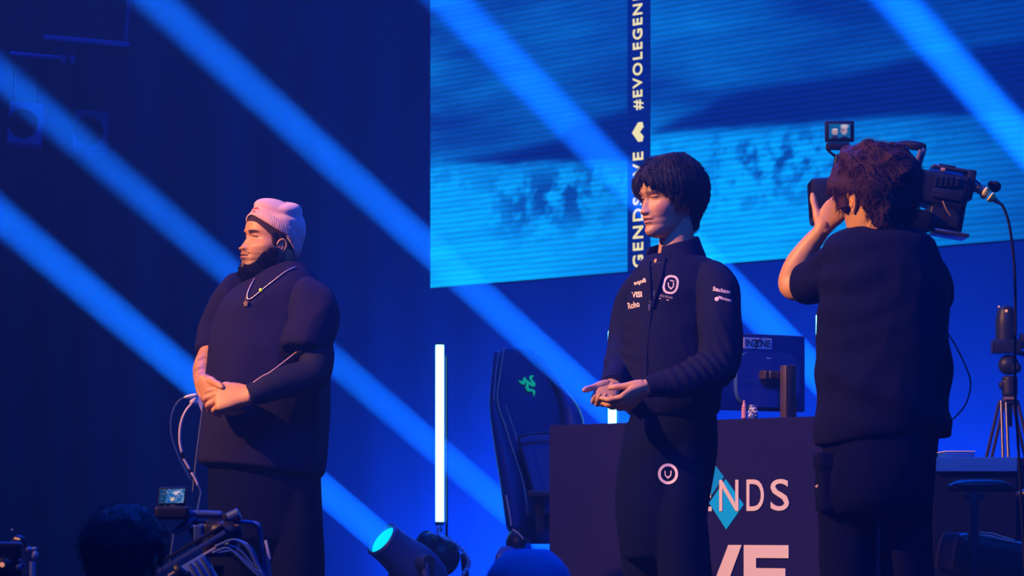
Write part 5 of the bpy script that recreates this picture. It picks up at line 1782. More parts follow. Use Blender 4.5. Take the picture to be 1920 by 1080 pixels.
# ------------------------------------------------------------------ gaming chair behind the desk
def gaming_chair():
    Y = 11.75; s = F / Y
    P = lambda px, py, dy=0: vec(at(px, py, Y + dy))
    c = P(1020, 1000)
    T = thing('gaming_chair', (c[0], Y - .15, 0), 'tall dark gaming chair with a green emblem on its headrest, left of the desk', 'chair')
    m_l = mat('hazed_leather', (.018, .065, .26), .45, bump=.06, bscale=250, spec=.3)  # blue haze in front of the chair put into the leather colour
    m_p = mat('chair_piping', (.85, .62, .50), .4)
    m_pl = mat('lamp_black_plastic', (.03, .03, .035))
    O = P(0, 0) * vec((0, 1, 0))
    def shape(pl, depth, front, rnd=.018, vox=.008, sm=6):
        """padded panel whose outline is read off the picture"""
        pts = [P(a, b, front) for a, b in pl]
        o = pts[0]
        V, Fc = prism([((p - o)[0], (p - o)[2]) for p in pts], -depth, o, (1, 0, 0), (0, 0, 1))
        return fuse([(V, Fc)], vox, sm)
    back = [(934, 662), (947, 652), (998, 653), (1011, 667), (1028, 698), (1046, 728), (1066, 765), (1078, 810), (1078, 880), (1066, 960), (1050, 1020), (965, 1020), (960, 940), (950, 860), (933, 765)]
    put('backrest', shape(back, .10, -.02), m_l, T, angle=0)
    put('side_bolster', fuse([tube([P(932, 664, -.03), P(927, 755, -.05), P(941, 830, -.08), P(956, 900, -.10), P(966, 985, -.10)], [.016, .022, .036, .045, .040], m=24, flat=1.6, side=(1, 0, 0))], .006, 4), m_l, T, angle=0)
    put('side_bolster', fuse([tube([P(1008, 668, -.03), P(1050, 728, -.05), P(1074, 785, -.09), P(1078, 880, -.12), P(1066, 985, -.12)], [.012, .018, .045, .052, .042], m=24, flat=1.8, side=(1, 0, 0))], .006, 4), m_l, T, angle=0)
    for pts, r in (([(945, 653), (938, 700), (933, 752), (948, 800), (962, 845), (977, 890), (985, 925), (989, 965)], .0034), ([(936, 660), (929, 705), (926, 750)], .0022), ([(949, 762), (966, 812), (985, 870), (1000, 925)], .0022)):
        put('piping', tube([P(a, b, -.115) for a, b in pts], r, m=8), m_p, T)
    lum = [(973, 822), (982, 815), (1040, 812), (1056, 824), (1060, 900), (1048, 960), (1015, 965), (1002, 930), (988, 880)]
    put('lumbar_cushion', shape(lum, .05, -.13, vox=.006, sm=5), mat('chair_mesh_pad', (.025, .09, .34), .6, bump=.1), T, angle=0)
    put('lumbar_rim', tube([P(1002, 935, -.18), P(988, 880, -.185), P(973, 826, -.19), P(982, 816, -.19), P(1010, 812, -.19), P(1045, 812, -.19)], .006, m=10), m_pl, T)
    # three-armed green emblem
    m_g = mat('green_emblem', (.10, .75, .30), .5, emit=(.0, .55, .22), estr=.45)  # emblem given a glow of its own, though it is no lamp
    k = lambda pts: [P(950 + a / 13.5, 680 + b / 13.5, -.032) for a, b in pts]
    parts = []
    for pts, rad in (([(300, 455), (360, 490), (420, 525), (440, 560)], [.10, .38, .42, .12]),
                     ([(455, 380), (450, 430), (510, 480), (580, 520), (620, 540)], [.25, .50, .48, .36, .3]),
                     ([(680, 325), (620, 360), (600, 410), (650, 470), (700, 550), (670, 590), (600, 570)], [.12, .5, .25, .35, .42, .3, .15]),
                     ([(530, 500), (520, 580), (520, 650), (570, 700), (640, 690), (690, 740), (690, 850)], [.3, .42, .52, .42, .32, .42, .12])):
        parts.append(tube(k(pts), [q * 120 / 13.5 / s * .75 for q in rad], m=12, n=4, flat=.30, side=(1, 0, 0)))
    put('emblem', fuse([tube(k(pts), [q * 120 / 13.5 / s * .75 for q in rad], m=12, n=4) for pts, rad in (
        ([(300, 455), (360, 490), (420, 525), (440, 560)], [.10, .38, .42, .12]),
        ([(455, 380), (450, 430), (510, 480), (580, 520), (620, 540)], [.25, .50, .48, .36, .3]),
        ([(680, 325), (620, 360), (600, 410), (650, 470), (700, 550), (670, 590), (600, 570)], [.12, .5, .25, .35, .42, .3, .15]),
        ([(530, 500), (520, 580), (520, 650), (570, 700), (640, 690), (690, 740), (690, 850)], [.3, .42, .52, .42, .32, .42, .12]))], .0022, 2), m_g, T, angle=0)
    # arms, hinge, seat, base
    for x0, dy in ((1012, -.28), (1090, -.30)):
        put('armrest', box(P(x0, 926, dy), (.05, .13, .014), bev=.010), m_pl, T)
        put('arm_post', box(P(x0, 965, dy + .03), (.018, .03, .085), bev=.006), m_pl, T)
    put('hinge_cover', fuse([ball(P(972, 1018, -.14), (.055, .10, .068))], .006, 2), m_pl, T)
    put('hinge_highlight', tube([P(949, 930, -.16), P(955, 960, -.17), P(959, 985, -.17)], .0045, m=8), m_p, T)
    put('hinge_highlight', tube([P(962, 993, -.245), P(972, 1000, -.252), P(981, 1010, -.25)], .0035, m=8), m_p, T)
    put('round_knob', fuse([ball(P(1052, 1062, -.42), (.042, .05, .045)), tube([P(1052, 1062, -.42), P(1030, 1050, -.3)], .012)], .005, 2), m_pl, T)  # dark round form of unknown kind, built as a knob on the chair
    put('seat', fuse([box(P(1025, 1052, -.33), (.22, .24, .045), bev=.03), box(P(950, 1046, -.33), (.035, .22, .05), bev=.02), box(P(1100, 1046, -.33), (.035, .22, .05), bev=.02)], .008, 5), m_l, T, angle=0)
    cx, cy_ = P(1025, 1000)[0], Y - .33
    put('gas_lift', cyl((cx, cy_, .12), (cx, cy_, .44), .028), m_pl, T)
    for i in range(5):
        a = i * 2 * PI / 5 + .3
        e = vec((cx + .31 * math.cos(a), cy_ + .31 * math.sin(a), .075))
        leg = put('base_leg', tube([(cx, cy_, .13), (cx + .16 * math.cos(a), cy_ + .16 * math.sin(a), .105), e], [.028, .022, .016], m=12), m_pl, T)
        put('caster', join(cyl(e + vec((-.018, 0, -.045)), e + vec((-.004, 0, -.045)), .029, bev=.003), cyl(e + vec((.004, 0, -.045)), e + vec((.018, 0, -.045)), .029, bev=.003)), m_pl, T)
gaming_chair()

# ------------------------------------------------------------------ unlit moving head with a ribbed hose by the tall tube
def hose_lamp():
    Y = 12.1; s = F / Y
    P = lambda px, py, dy=0: vec(at(px, py, Y + dy))
    c = P(828, 1042)
    T = thing('moving_head_lamp', (c[0], Y, 0), 'unlit dark moving head below the tall light tube, ringed by a pale ribbed cable', 'stage light')
    m = MATS['lamp_black_plastic']
    put('lamp_head', fuse([ball(c, (.085, .09, .095)), tube([c, c + vec((-.06, -.05, .06))], [.07, .05])], .006, 3), m, T)
    put('lens_ring', join(tube([c + vec((-.075, -.06, .075)) + .045 * (vec((.62, 0, .62)) * math.cos(a) + vec((.45, -.77, -.45)) * math.sin(a)) for a in np.linspace(0, 2 * PI, 17)], .005, m=8, n=1)), MATS['lamp_rim'], T)
    for sg in (-1, 1):
        put('yoke_arm', tube([c + vec((sg * .10, 0, 0)), c + vec((sg * .11, 0, -.13)), c + vec((sg * .09, 0, -.24))], [.025, .028, .03], m=12, flat=.6), m, T)
    put('base', box((c[0], Y, (c[2] - .26) / 2), (.15, .13, (c[2] - .26) / 2 - .0005), bev=.008), m, T)
    put('red_tag', box(P(803, 1020, -.09), (.007, .003, .009), bev=.001), mat('red_tag', (.8, .15, .05), .5), T)
    pts = spline([P(822, 990, -.02), P(823, 1001, -.03), P(833, 1010, -.08), P(850, 1016, -.10), P(866, 1030, -.11), P(878, 1048, -.11), P(878, 1062, -.10), P(868, 1078, -.10), P(862, 1096, -.08), P(858, 1120, -.06)], 10)
    h = put('ribbed_cable', join(tube(pts, .0065, m=10, n=1), *[ball(q, (.0105, .0105, .0105), 10, 6) for q in pts[::4]]), mat('hose_pale', (.75, .66, .85), .45), T)
hose_lamp()

# ------------------------------------------------------------------ side table, tripod camera and second chair at the right
def side_table():
    Y = 9.55; s = F / Y
    zt = CAMZ + (990 - 857) / s
    x0, x1 = (1752 - 960) / s, (1908 - 960) / s
    T = thing('side_table', ((x0 + x1) / 2, Y + .15, 0), 'blue-lit table top with a black skirt behind the camera operator\'s hip', 'table')
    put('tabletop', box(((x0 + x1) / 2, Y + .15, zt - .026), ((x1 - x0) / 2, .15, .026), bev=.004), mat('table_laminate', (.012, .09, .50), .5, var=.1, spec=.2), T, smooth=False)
    put('skirt', box(((x0 + x1) / 2, Y + .155, (zt - .053) / 2), ((x1 - x0) / 2 + .0, .135, (zt - .053) / 2 - .0005), bev=.004), mat('black_skirt', (.003, .004, .02), .9, spec=.08), T, smooth=False)
    x2 = (1960 - 960) / s
    q = put('side_panel_board', box(((x1 + x2) / 2 + .004, Y + .30, zt / 2), ((x2 - x1) / 2 - .002, .2, zt / 2 - .0005), bev=.004), MATS['black_skirt'], None, smooth=False)
    q['label'] = 'dark panel box standing right of the blue-lit table at the picture edge'; q['category'] = 'box'
    b = at(1795, 845, Y + .12)
    mat('laptop_silver', (.75, .62, .60), .35, metal=.3)
    l = thing('storage_case', (b.x, Y + .15, zt), 'flat blue case with a pale lid edge lying on the blue-lit table', 'case')
    put('case_body', box((b.x, Y + .15, zt + .0105), (.052, .09, .0100), bev=.002), MATS['table_laminate'], l)
    put('case_lid', box((b.x, Y + .15, zt + .0225), (.055, .092, .0016), bev=.001), mat('pale_lid', (.85, .66, .62), .5), l)
side_table()

def tripod_camera():
    Y = 10.75; s = F / Y
    P = lambda px, py, dy=0: vec(at(px, py, Y + dy))
    T = thing('tripod', (P(1892, 0)[0], Y, 0), 'black tripod standing behind the blue-lit table', 'tripod')
    m = mat('tripod_metal', (.10, .08, .085), .28, metal=.7)
    put('crown', fuse([box(P(1892, 750), (.028, .028, .014), bev=.006), cyl(P(1892, 742), P(1892, 758), .022)], .004, 2), m, T)
    c = P(1892, 752)
    for e0, e1, nm in ((P(1882, 752, -.02), vec((P(1884, 900)[0] - .02, Y - .30, 0.012)), 1), (P(1903, 752, -.01), vec((P(1905, 900)[0] + .25, Y - .05, .012)), 2), (P(1879, 752, .02), vec((P(1842, 900)[0] - .15, Y + .22, .012)), 3)):
        d = e1 - e0
        side = np.cross(d, (0, 1, 0)); side /= np.linalg.norm(side)
        for sg in (-1, 1):
            put('leg', cyl(e0 + side * sg * .010, e0 + d * .62 + side * sg * .012, .0065, bev=.001), m, T)
        put('leg', cyl(e0 + d * .5, e1, .008, bev=.001), m, T)
    put('centre_column', cyl(P(1892, 745), P(1893, 800), .011), m, T)
    put('leg_lock', box(P(1893, 747, -.03), (.022, .006, .005), bev=.002), mat('brass_bracket', (.42, .26, .16)), T)
    C = thing('video_camera', P(1892, 745), 'black video camera pointing up from the tripod behind the blue-lit table', 'video camera')
    m2 = mat('camera_black', (.022, .022, .025))
    put('fluid_head', fuse([cyl(P(1893, 743), P(1893, 705), .032, bev=.006), box(P(1880, 722), (.014, .02, .014), bev=.004)], .004, 2), m2, C)
    put('pan_joint', fuse([ball(P(1891, 684), (.042, .035, .042)), ball(P(1905, 690, -.02), (.022, .02, .022))], .004, 2), m2, C)
    put('camera_plate', box(P(1886, 650), (.055, .04, .028), bev=.006), m2, C)
    put('plate_corner', box(P(1861, 650, -.035), (.004, .006, .022), bev=.001), m, C)
    put('camera_body', fuse([tube([P(1886, 640), P(1886, 605), P(1886, 582)], [.040, .042, .034], m=24, cap=.6)], .004, 2), m2, C)
    put('status_light', ball(P(1887, 583, -.038), .006, 10, 8), mat('amber_light', (.9, .4, .2), .4, emit=(.9, .35, .15), estr=.7), C)
    put('status_light', ball(P(1873, 575, -.02), .004, 10, 8), MATS['amber_light'], C)
    put('side_handle', tube([P(1905, 660, .0), P(1925, 668, -.02), P(1935, 700, -.03), P(1930, 740, -.03)], .010, m=10), m2, C)
    put('side_monitor', box(P(1928, 640, .0), (.035, .02, .03), bev=.004), m2, C)
    z = T
tripod_camera()

def second_chair():
    Y = 8.95; s = F / Y
    P = lambda px, py, dy=0: vec(at(px, py, Y + dy))
    T = thing('gaming_chair', (P(1850, 0)[0], Y, 0), 'dark office chair at the lower right with long padded armrest, before the table', 'chair')
    m_pl, m_p = MATS['lamp_black_plastic'], MATS['chair_piping']
    m_l = mat('office_chair_black', (.008, .008, .022), .38, bump=.05, bscale=300, spec=.4)
    put('armrest', fuse([tube([P(1782, 914, -.12), P(1800, 911, -.12), P(1850, 910, -.12), P(1880, 912, -.12), P(1898, 916, -.12)], [.012, .020, .021, .019, .010], m=16, flat=2.0, side=(0, 0, 1))], .004, 3), m_l, T, angle=0)
    put('arm_post', box(P(1824, 1000, -.12), (.014, .028, .14), bev=.005), m_pl, T)
    put('arm_bracket', box(P(1826, 932, -.12), (.035, .022, .012), bev=.004), m_pl, T)
    put('armrest', fuse([tube([P(1912, 927, .30), P(1930, 925, .30), P(1990, 926, .30)], [.014, .020, .018], m=16, flat=2.0, side=(0, 0, 1))], .004, 3), m_l, T, angle=0)
    put('arm_post', box(P(1945, 1010, .30), (.014, .028, .14), bev=.005), m_pl, T)
    put('seat', fuse([box(P(1850, 1048, .10), (.145, .21, .075), [[.985, 0, .17], [0, 1, 0], [-.17, 0, .985]], bev=.04)], .008, 5), m_l, T, angle=0)
    for k in range(2):
        put('piping', tube([P(1838, 998 + k * 5, -.10), P(1860, 1000 + k * 5, -.115), P(1880, 1006 + k * 5, -.11), P(1901, 1012 + k * 4, -.10)], .0022, m=8), m_p, T)
    put('backrest', fuse([tube([P(2000, 1040, .1), P(2020, 960, .1), P(2040, 880, .1), P(2050, 780, .1)], [.05, .055, .05, .04], m=24, flat=4.2, side=(1, 0, 0))], .010, 5), m_l, T, angle=0)
    c = P(1850, 0); c[2] = 0
    put('gas_lift', cyl((c[0], Y + .1, .12), (c[0], Y + .1, .50), .028), m_pl, T)
    for i in range(5):
        a = i * 2 * PI / 5 + .5
        e = vec((c[0] + .30 * math.cos(a), Y + .1 + .30 * math.sin(a), .075))
        put('base_leg', tube([(c[0], Y + .1, .13), e], [.028, .016], m=12), m_pl, T)
        put('caster', join(cyl(e + vec((-.018, 0, -.045)), e + vec((-.004, 0, -.045)), .029, bev=.003), cyl(e + vec((.004, 0, -.045)), e + vec((.018, 0, -.045)), .029, bev=.003)), m_pl, T)
second_chair()

# ------------------------------------------------------------------ gear hanging in the dark at the upper left
def hung_gear():
    Y = 15.5; s = F / Y
    P = lambda px, py, dy=0: vec(at(px, py, Y + dy))
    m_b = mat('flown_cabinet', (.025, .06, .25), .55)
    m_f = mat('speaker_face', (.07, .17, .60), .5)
    m_g = mat('speaker_cone', (.012, .012, .014), .8)
    for (px, py, w_, h_, lab) in ((43, 231, 62, 78, 'pale square speaker with a round black cone hanging at far upper left'), (166, 245, 62, 76, 'dimmer square speaker hanging right of the brighter one, upper left')):
        c = P(px, py)
        T = thing('hanging_speaker', c - vec((0, 0, h_ / 2 / s)), lab, 'speaker')
        R = np.array([[.99, -.12, .07], [.12, .99, 0], [-.07, 0, .99]])
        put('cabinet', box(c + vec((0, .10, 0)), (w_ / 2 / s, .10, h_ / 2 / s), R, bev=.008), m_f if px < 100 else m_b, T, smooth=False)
        put('cone', cyl(c + vec((.0, -.012, 0)), c + vec((0, .02, 0)), 27.5 / s, m=40, bev=.004), m_g, T)
        put('cone_dome', ball(c + vec((0, -.012, 0)), (.03, .012, .03)), m_g, T)
        for sg in (-1, 1):
            put('hanging_rod', cyl(c + vec((sg * .07, .1, .1)), vec((c[0] + sg * .07, c[1] + .1, 8.99)), .005), m_g, T)
    Y = 14.8; s = F / Y
    c = P(170, 20)
    T = thing('hanging_box', c - vec((0, 0, 75 / s)), 'big dark box hanging at the upper left with a lit lower edge', 'stage box')
    R = np.array([[.985, 0, .087], [0, 1, 0], [-.087, 0, .996]])
    put('cabinet', box(c, (78 / s, .15, 68 / s), R, bev=.01), m_g, T, smooth=False)
    put('lit_edge_bar', box(c + vec((.0, -.15, -66 / s)), (80 / s, .014, .012), R, bev=.004), m_f, T, smooth=False)  # pale bar stands in for light along the box's lower edge
    put('side_rail', box(c + vec((78 / s, -.15, .0)), (.010, .012, 66 / s), R, bev=.004), m_b, T, smooth=False)
    for sg in (-1, 1):
        put('hanging_rod', cyl(c + vec((sg * .18, 0, .1)), vec((c[0] + sg * .18, c[1], 8.99)), .006), m_g, T)
    Y = 15.2; s = F / Y
    T = thing('lighting_bar', P(78, 112), 'thin bar hanging below and left of the big dark box', 'bar')
    put('bar', cyl(P(18, 100), P(122, 110), .012, bev=.003), m_f, T)
    put('bar_clamp', box(P(136, 111), (.012, .015, .02), bev=.003), m_f, T)
    put('bar_clamp', box(P(119, 110), (.016, .018, .018), bev=.003), m_f, T)
    for px in (25, 116):
        put('hanging_rod', cyl(P(px, 104), vec((P(px, 0)[0], Y, 8.99)), .005), m_g, T)
hung_gear()

# ------------------------------------------------------------------ people and gear in front of the stage
def onlooker(px, py, Y, yaw, label, hairmat, cap=False, seed=1):
    """py is the height of the eyes; the figure stands on the hall floor"""
    fz = -1.0
    e = at(px, py, Y)
    H = Head(tuple(e), yaw, pitch=.05)
    hm = H.mesh(); hm = boolean(hm, H.ear(1)); hm = boolean(hm, H.ear(-1))
    f = vec((math.cos(yaw), math.sin(yaw), 0)); l = vec((-f[1], f[0], 0)); up = vec((0, 0, 1))
    E = vec(e)
    q = lambda a, b, c: E + l * a + f * b + up * c
    hgt = E[2] - fz
    k = hgt / 1.62
    body = [loft([(q(0, -.03, -.20), l * .07, f * .06), (q(0, -.03, -.26), l * .17 * k, f * .09), (q(0, -.03, -.34), l * .205, f * .115), (q(0, -.02, -.52), l * .18, f * .12), (q(0, -.02, -.72), l * .165, f * .11), (q(0, -.02, -.85), l * .175, f * .12)], m=36),
            tube([H.w((0, -.03, -.03)), H.w((0, -.03, -.09)), q(0, -.03, -.24)], [.055, .056, .075], m=24)]
    for sg in (1, -1):
        body.append(tube([q(sg * .185, -.03, -.31), q(sg * .235, -.04, -.58), q(sg * .23, .06, -.80), q(sg * .20, .16, -.86)], [.052, .043, .034, .024], m=16))
        body.append(tube([q(sg * .09, -.02, -.82), q(sg * .10, .0, -1.15), vec((q(sg * .10, -.02, 0)[0], q(sg * .10, -.02, 0)[1], fz + .08))], [.085, .06, .042], m=18))
    core = fuse(body, .009, 4)
    for sg in (1, -1):
        core = boolean(core, hand(q(sg * .20, .16, -.86), f * .9 - up * .4, l * sg * .6 + up * .6, .18, flip=sg))
    core = boolean(core, hm)
    P_ = person(core, (E[0], E[1], fz), label, m_skin, skin_tone(H, core[0], (.45, .26, .18)))
    sh = [loft([(q(0, -.03, -.225), l * .10, f * .07), (q(0, -.03, -.27), l * .19, f * .10), (q(0, -.03, -.34), l * .225, f * .13), (q(0, -.02, -.52), l * .20, f * .135), (q(0, -.02, -.90), l * .20, f * .14)], m=36, cap=.1)]
    for sg in (1, -1):
        sh.append(tube([q(sg * .185, -.03, -.32), q(sg * .24, -.04, -.56), q(sg * .232, .05, -.76), q(sg * .205, .145, -.845)], [.066, .058, .047, .035], m=16))
    put('jacket', folds(fuse(sh, .008, 4), .006, 10), m_navy, P_, angle=0)
    put('trousers', fuse([tube([q(sg * .09, -.02, -.84), q(sg * .10, .0, -1.15), vec((q(sg * .10, -.02, 0)[0], q(sg * .10, -.02, 0)[1], fz + .04))], [.10, .08, .065], m=18) for sg in (1, -1)] + [loft([(q(0, -.02, -.82), l * .18, f * .125), (q(0, -.02, -.92), l * .18, f * .125)], m=24)], .009, 4), m_trousers, P_, angle=0)
    shoes(P_, [vec((*q(.10, .0, 0)[:2], fz)), vec((*q(-.10, .0, 0)[:2], fz))], f)
    for o in P_.children:
        if o.name.startswith('shoe'):
            o.location.z += 0.0
    if cap:
        th = np.linspace(0, 2 * PI, 96, endpoint=False)
        rings = []
        for i in range(18):
            a = i / 17
            ring = []
            for t_ in th:
                z = .02 + .088 * math.sin(a * PI / 2)
                fr_, b_, wd = float(H.front(z)), float(H.back(z)), float(H.width(z))
                c = math.cos(t_); gw = .010 + .003 * math.sin(a * PI)
                seam_ = -.0012 * (abs(math.sin(t_ * 3)) < .06)
                ring.append(((wd + gw + seam_) * math.sin(t_), -.012 + ((fr_ + .012 + gw) * c if c > 0 else (-.012 - b_ + gw) * c), z + gw * a))
            rings.append(np.array(ring))
        V, Fc = ring_mesh(rings)
        put('cap', (H.w(V), Fc), hairmat, P_, angle=0)
        br = loft([((0, .085, .024), (.070, 0, 0), (0, 0, .004)), ((0, .12, .026), (.066, 0, 0), (0, 0, .004)), ((0, .15, .022), (.045, 0, 0), (0, 0, .003))], m=24, cap=.5)
        put('cap_brim', (H.w(br[0]), br[1]), hairmat, P_)
        put('cap_button', (H.w(ball((0, -.015, .122), .007)[0]), ball((0, 0, 0), .007)[1]), hairmat, P_)
        z0 = lambda t_: -.03 - .04 * (math.cos(t_) < -.3)
    else:
        z0 = None
    def zl(t_):
        a = abs((t_ + PI) % (2 * PI) - PI)
        return float(np.interp(a, [0, .6, 1.1, 1.4, 1.8, 2.3, 3.15], [.05, .035, -.01, .015, .01, -.06, -.08]))
    V, Fc = hair_shell(H, zl, (lambda t_, a: .004) if cap else (lambda t_, a: .012 + .014 * math.sin(min(1, a * 2) * PI / 2)), ztop=.05 if cap else .112)
    V, Fc = fuse([(V, Fc)], .0035, 3)
    if not cap:
        N = normals((V, Fc)); V = V + N * (.006 * wav(V, 40, seed))[:, None]
        put('hair', (H.w(V), Fc), m_hair, P_, angle=0)
        rr = np.random.default_rng(seed)
        idx = rr.choice(len(V), 1800)
        dirs = N[idx] * .5 + rr.normal(size=(1800, 3)) * .5 + vec((0, 0, -.1)); dirs /= np.linalg.norm(dirs, axis=1)[:, None]
        put('hair_strands', (lambda s: (H.w(s[0]), s[1]))(strands(V[idx], dirs, .018, .0009, .2, .3, seed, 3)), m_hair, P_, kind='stuff', angle=0)
    else:
        put('hair', (H.w(V), Fc), m_hair, P_, angle=0)
    return P_
onlooker(236, 1052, 6.25, math.radians(75), 'dark-haired onlooker in the shadows at the lower left, head behind the camera rig', m_hair, seed=3)
onlooker(988, 1142, 5.3, math.radians(110), 'onlooker in a blue-lit cap whose dome shows at the bottom centre', mat('cap_cloth', (.10, .30, .75), .85, bump=.2, bscale=600), cap=True)

def camera_rig():
    Y = 7.0; s = F / Y
    P = lambda px, py, dy=0: vec(at(px, py, Y + dy))
    T = thing('camera_rig', (P(400, 0)[0], Y, -1.0), 'caged cinema camera rig with small lit monitor and cables at the lower left', 'camera rig')
    m, m2, mr_ = MATS['camera_black'], mat('rig_blue_grey', (.05, .09, .24), .35, metal=.3), MATS['rubber_black']
    def bar(pts, r, name='cage_bar', mm=m2, dy=0, flat=1.0):
        put(name, tube([P(a, b, dy) for a, b in pts], [q / s for q in r] if hasattr(r, '__len__') else r / s, m=12, flat=flat), mm, T)
    R = np.array([[1, 0, .10], [0, 1, 0], [.02, 0, .99]]); R = R / np.linalg.norm(R, axis=0)
    # monitor
    mc = P(322, 930)
    put('field_monitor', box(mc + vec((0, .012, -.002)), (.037, .010, .026), R, bev=.004), m, T)
    def pic(u, v):
        r = fbm(u * 14, v * 14, 21); r2 = fbm(u * 30, v * 26, 22)
        c = vec((.01, .16, .55)) * (.35 + .9 * r)[:, None]
        w1 = np.clip((r2 - .60) * 9, 0, 1) * (u > .05)
        c = c * (1 - w1[:, None]) + vec((.55, .62, .75)) * w1[:, None]
        for cx, cy_, rx, ry, col in ((.66, .70, .09, .14, (.75, .62, .75)), (.54, .28, .08, .13, (.85, .60, .45)), (.78, .8, .06, .08, (.7, .6, .8))):
            mm = np.clip(1.4 - ((u - cx) / rx) ** 2 - ((v - cy_) / ry) ** 2, 0, 1)[:, None]
            c = c * (1 - mm) + vec(col) * mm
        dk = (u < .28) * .6
        return c * (1 - dk[:, None]) * .8
    screen_quads('monitor_picture', mc + vec((0, .0005, 0)), R[:, 0], R[:, 2], .033, .0185, (0, -1, 0), T, pic)
    for k in (-1, 0, 1):
        put('monitor_button', ball(mc + vec((k * .012 - .004, -.001, -.0255)), (.003, .002, .002), 8, 6), m2, T)
    put('monitor_mount', fuse([box(P(324, 962), (.045, .03, .018), bev=.008), cyl(P(325, 945), P(325, 968), .008)], .004, 2), m, T)
    # top bars and cage
    bar([(348, 967), (358, 964), (380, 964), (412, 965)], 7, 'top_handle', m2)
    bar([(328, 998), (340, 990), (352, 982), (366, 972)], [5, 8, 8, 5], 'handle_wrap', m2)
    bar([(328, 998), (323, 1030), (320, 1052)], 3.5)
    bar([(432, 980), (455, 979), (475, 981), (485, 987), (489, 1005), (493, 1040), (498, 1080)], [3.5, 4, 4.5, 5.5, 4.5, 4.5, 5])
    bar([(366, 980), (432, 980)], 5, mm=m)
    put('viewfinder_tube', join(cyl(P(424, 974, -.02), P(449, 963, -.02), .0155, .0165, bev=.002)), m2, T)
    put('viewfinder_ring', cyl(P(421, 975, -.02), P(428, 972, -.02), .018, bev=.002), mr_, T)
    put('viewfinder_glass', cyl(P(420, 975.5, -.02), P(421.5, 975, -.02), .012, m=24), mat('dark_glass', (.02, .02, .06), .08, spec=.8), T)
    put('camera_body', fuse([box(P(415, 1012, .02), (.045, .06, .045), bev=.012), ball(P(425, 1000, -.02), (.045, .04, .035))], .005, 3), m, T)
    put('lens', join(cyl(P(380, 1000, .05), P(362, 1008, .05), .03, .034, bev=.003)), m, T)
    put('side_unit', fuse([box(P(372, 1000, -.03), (.012, .012, .022), bev=.003), box(P(385, 1012, -.03), (.012, .01, .014), bev=.003), ball(P(378, 988, -.03), (.012, .01, .010))], .003, 2), m2, T)
    # slanted rail with silver battery plate
    Rr = np.array([[.86, 0, -.51], [0, 1, 0], [.51, 0, .86]])
    put('rail', box(P(352, 1040, -.06), (.115, .012, .006), Rr, bev=.002), m2, T)
    put('rail', box(P(346, 1028, -.06), (.115, .012, .004), Rr, bev=.002), m, T)
    put('rail', box(P(362, 1052, -.07), (.075, .006, .003), Rr, bev=.001), mat('laptop_silver', (.75, .62, .60)), T)
    put('battery_pack', box(P(378, 1078, -.05), (.034, .03, .045), Rr, bev=.004), mat('battery_grey', (.10, .18, .50), .4), T)
    for k in range(3):
        put('battery_rib', box(P(366 + k * 11, 1074 - k * 6, -.082), (.0035, .002, .028), Rr, bev=.001), m2, T)
    put('gear_knob', fuse([cyl(P(330, 1075, -.08), P(342, 1068, -.08), .022, bev=.004), ball(P(350, 1078, -.08), .012)], .003, 2), m, T)
    put('cable_clamp', fuse([ball(P(412, 1034, -.06), (.018, .012, .010)), ball(P(420, 1024, -.06), (.016, .012, .008)), ball(P(436, 1018, -.06), (.016, .014, .010))], .003, 1), m2, T)
    # bundle of cables
    for i, pts in enumerate(([(402, 1030), (425, 1022), (450, 1032), (472, 1056), (494, 1076), (505, 1100)], [(405, 1024), (440, 1012), (465, 1028), (480, 1056), (492, 1074), (500, 1100)], [(410, 1036), (436, 1034), (458, 1050), (476, 1066), (492, 1078), (498, 1100)],
                             [(446, 1014), (462, 1020), (476, 1036), (486, 1062), (492, 1078)], [(464, 1020), (470, 1030), (480, 1052), (490, 1076)], [(400, 1036), (425, 1028), (444, 1040), (466, 1062), (488, 1082)])):
        put('cable', tube([P(a, b, -.07 - .006 * (i % 3)) for a, b in pts], .0030 + .0006 * (i % 2), m=8, n=6), mat('cable_grey', (.06, .12, .32), .35), T)
    put('pale_tab', box(P(502, 1031, -.02), (.0035, .003, .026), [[.97, 0, -.22], [0, 1, 0], [.22, 0, .97]], bev=.001), mat('tab_blue', (.45, .45, .6), .4), T)
    put('orange_pin', box(P(441, 985, -.04), (.009, .003, .0012), bev=.0005), mat('orange_pin', (.8, .35, .08), .4), T)
    put('rear_wheel', fuse([tube([P(282, 978, -.05), P(296, 984, -.05), P(306, 1000, -.05), P(312, 1030, -.05)], [.004, .010, .014, .012], m=12)], .003, 2), m, T)
    put('support_post', cyl(vec((P(400, 0)[0], Y, -.999)), P(400, 1060, .03), .03), m, T)
    for i in range(3):
        a = i * 2 * PI / 3 + .4
        x, y = P(400, 0)[0], Y
        put('tripod_leg', tube([(x, y, -.15), (x + .38 * math.cos(a), y + .22 * math.sin(a), -.99)], .014, m=10), m, T)
    # slanting antenna mast with hanging leads
    put('mast', tube([P(356, 975, .02), P(368, 860, .02), P(379, 775, .02), P(380, 762, .02)], .0022, m=8), mat('mast_blue', (.20, .22, .32), .35, metal=.4), T)
    m_wc = mat('pale_lead', (.78, .58, .62), .5)
    put('lead_plug', fuse([tube([P(347, 745, .02), P(356, 743, .02), P(367, 741, .02)], [.0035, .0048, .0048], m=10)], .002, 1), mat('plug_white', (.85, .82, .75), .4), T)
    put('lead', tube([P(380, 764, .02), P(374, 746, .02), P(366, 742, .02)], .002, m=8), m_wc, T)
    put('lead', tube([P(347, 745, .02), P(336, 751, .02), P(327, 764, .02), P(321, 785, .02), P(321, 810, .02), P(326, 832, .02), P(336, 858, .02), P(350, 885, .02), P(358, 900, .02)], .0018, m=8), mat('cable_grey', (.25, .27, .33)), T)
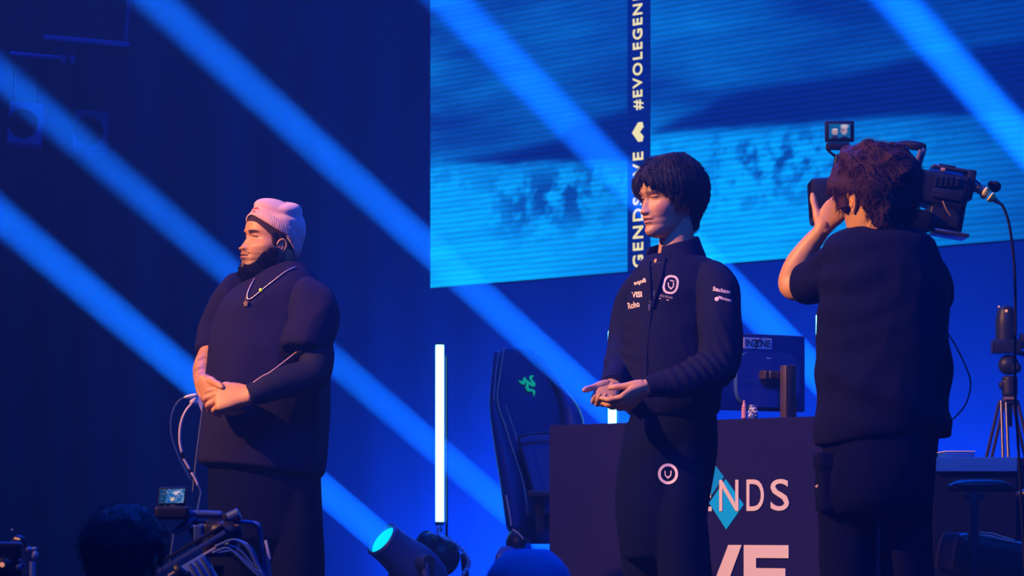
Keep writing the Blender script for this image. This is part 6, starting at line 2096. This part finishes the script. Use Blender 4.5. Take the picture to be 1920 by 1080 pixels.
    put('lead_plug', fuse([ball(P(362, 754, .02), (.009, .006, .008)), tube([P(367, 747, .02), P(361, 753, .02)], .004)], .002, 1), m_wc, T)
    put('lead', tube([P(379, 770, .02), P(371, 750, .02), P(366, 748, .02)], .002, m=8), m_wc, T)
    put('lead', tube([P(359, 758, .02), P(349, 770, .02), P(341, 788, .02), P(337.5, 808, .02), P(337.5, 830, .02), P(341, 847, .02)], .0034, m=10), m_wc, T)
    put('lead', tube([P(341, 847, .02), P(343, 855, .02), P(345, 861, .02)], .0026, m=8), MATS['rubber_black'], T)
    put('lead', tube([P(345, 861, .02), P(350, 870, .02), P(355, 879, .02)], .0028, m=8), m_wc, T)
    put('lead', tube([P(355, 879, .02), P(360, 888, .02)], .0024, m=8), MATS['rubber_black'], T)
    put('lead', tube([P(360, 888, .01), P(366, 897, .01), P(371, 909, .01)], .0030, m=8), m_wc, T)
    put('lead', tube([P(371, 909, .01), P(377, 922, .01), P(374, 940, .01), P(370, 962, .01)], .0030, m=8), MATS['cable_grey'], T)
camera_rig()

def corner_gear():
    Y = 6.6; s = F / Y
    P = lambda px, py, dy=0: vec(at(px, py, Y + dy))
    T = thing('camera_support', (P(35, 0)[0], Y, -1.0), 'dark camera gear with blue-lit clamp and post in the bottom left corner', 'camera gear')
    m, m2 = MATS['camera_black'], MATS['rig_blue_grey']
    put('gear_body', fuse([box(P(20, 1050, .02), (.035, .05, .045), bev=.01), ball(P(10, 1062, -.01), (.03, .03, .03)), ball(P(35, 1018, .02), (.02, .02, .02))], .004, 3), m, T)
    put('clamp', fuse([ball(P(66, 1041, -.02), (.009, .008, .011)), ball(P(54, 1030, -.02), (.008, .008, .007)), ball(P(65, 1029, -.02), (.007, .006, .005))], .002, 1), mat('clamp_blue', (.35, .38, .5), .4), T)
    put('post', cyl(P(61, 1053, -.02), vec((P(61, 0)[0], Y - .02, -.999)), .0075), MATS['clamp_blue'], T)
    put('bracket', fuse([ball(P(36, 1065, -.04), (.009, .008, .010)), tube([P(37, 1050, -.04), P(45, 1060, -.04)], .004)], .002, 1), m2, T)
    put('warning_light', ball(P(4, 1059, -.06), (.006, .004, .006)), mat('amber_light', (.9, .4, .2)), T)
    put('warning_light', box(P(32, 1010, -.03), (.007, .003, .002), [[.97, 0, .22], [0, 1, 0], [-.22, 0, .97]], bev=.001), MATS['amber_light'], T)
    put('pin', ball(P(23, 994, 0), .0035, 10, 8), MATS['clamp_blue'], T)
    put('support_post', cyl(vec((P(20, 0)[0], Y + .02, -.999)), P(20, 1075, .02), .018), m, T)
corner_gear()
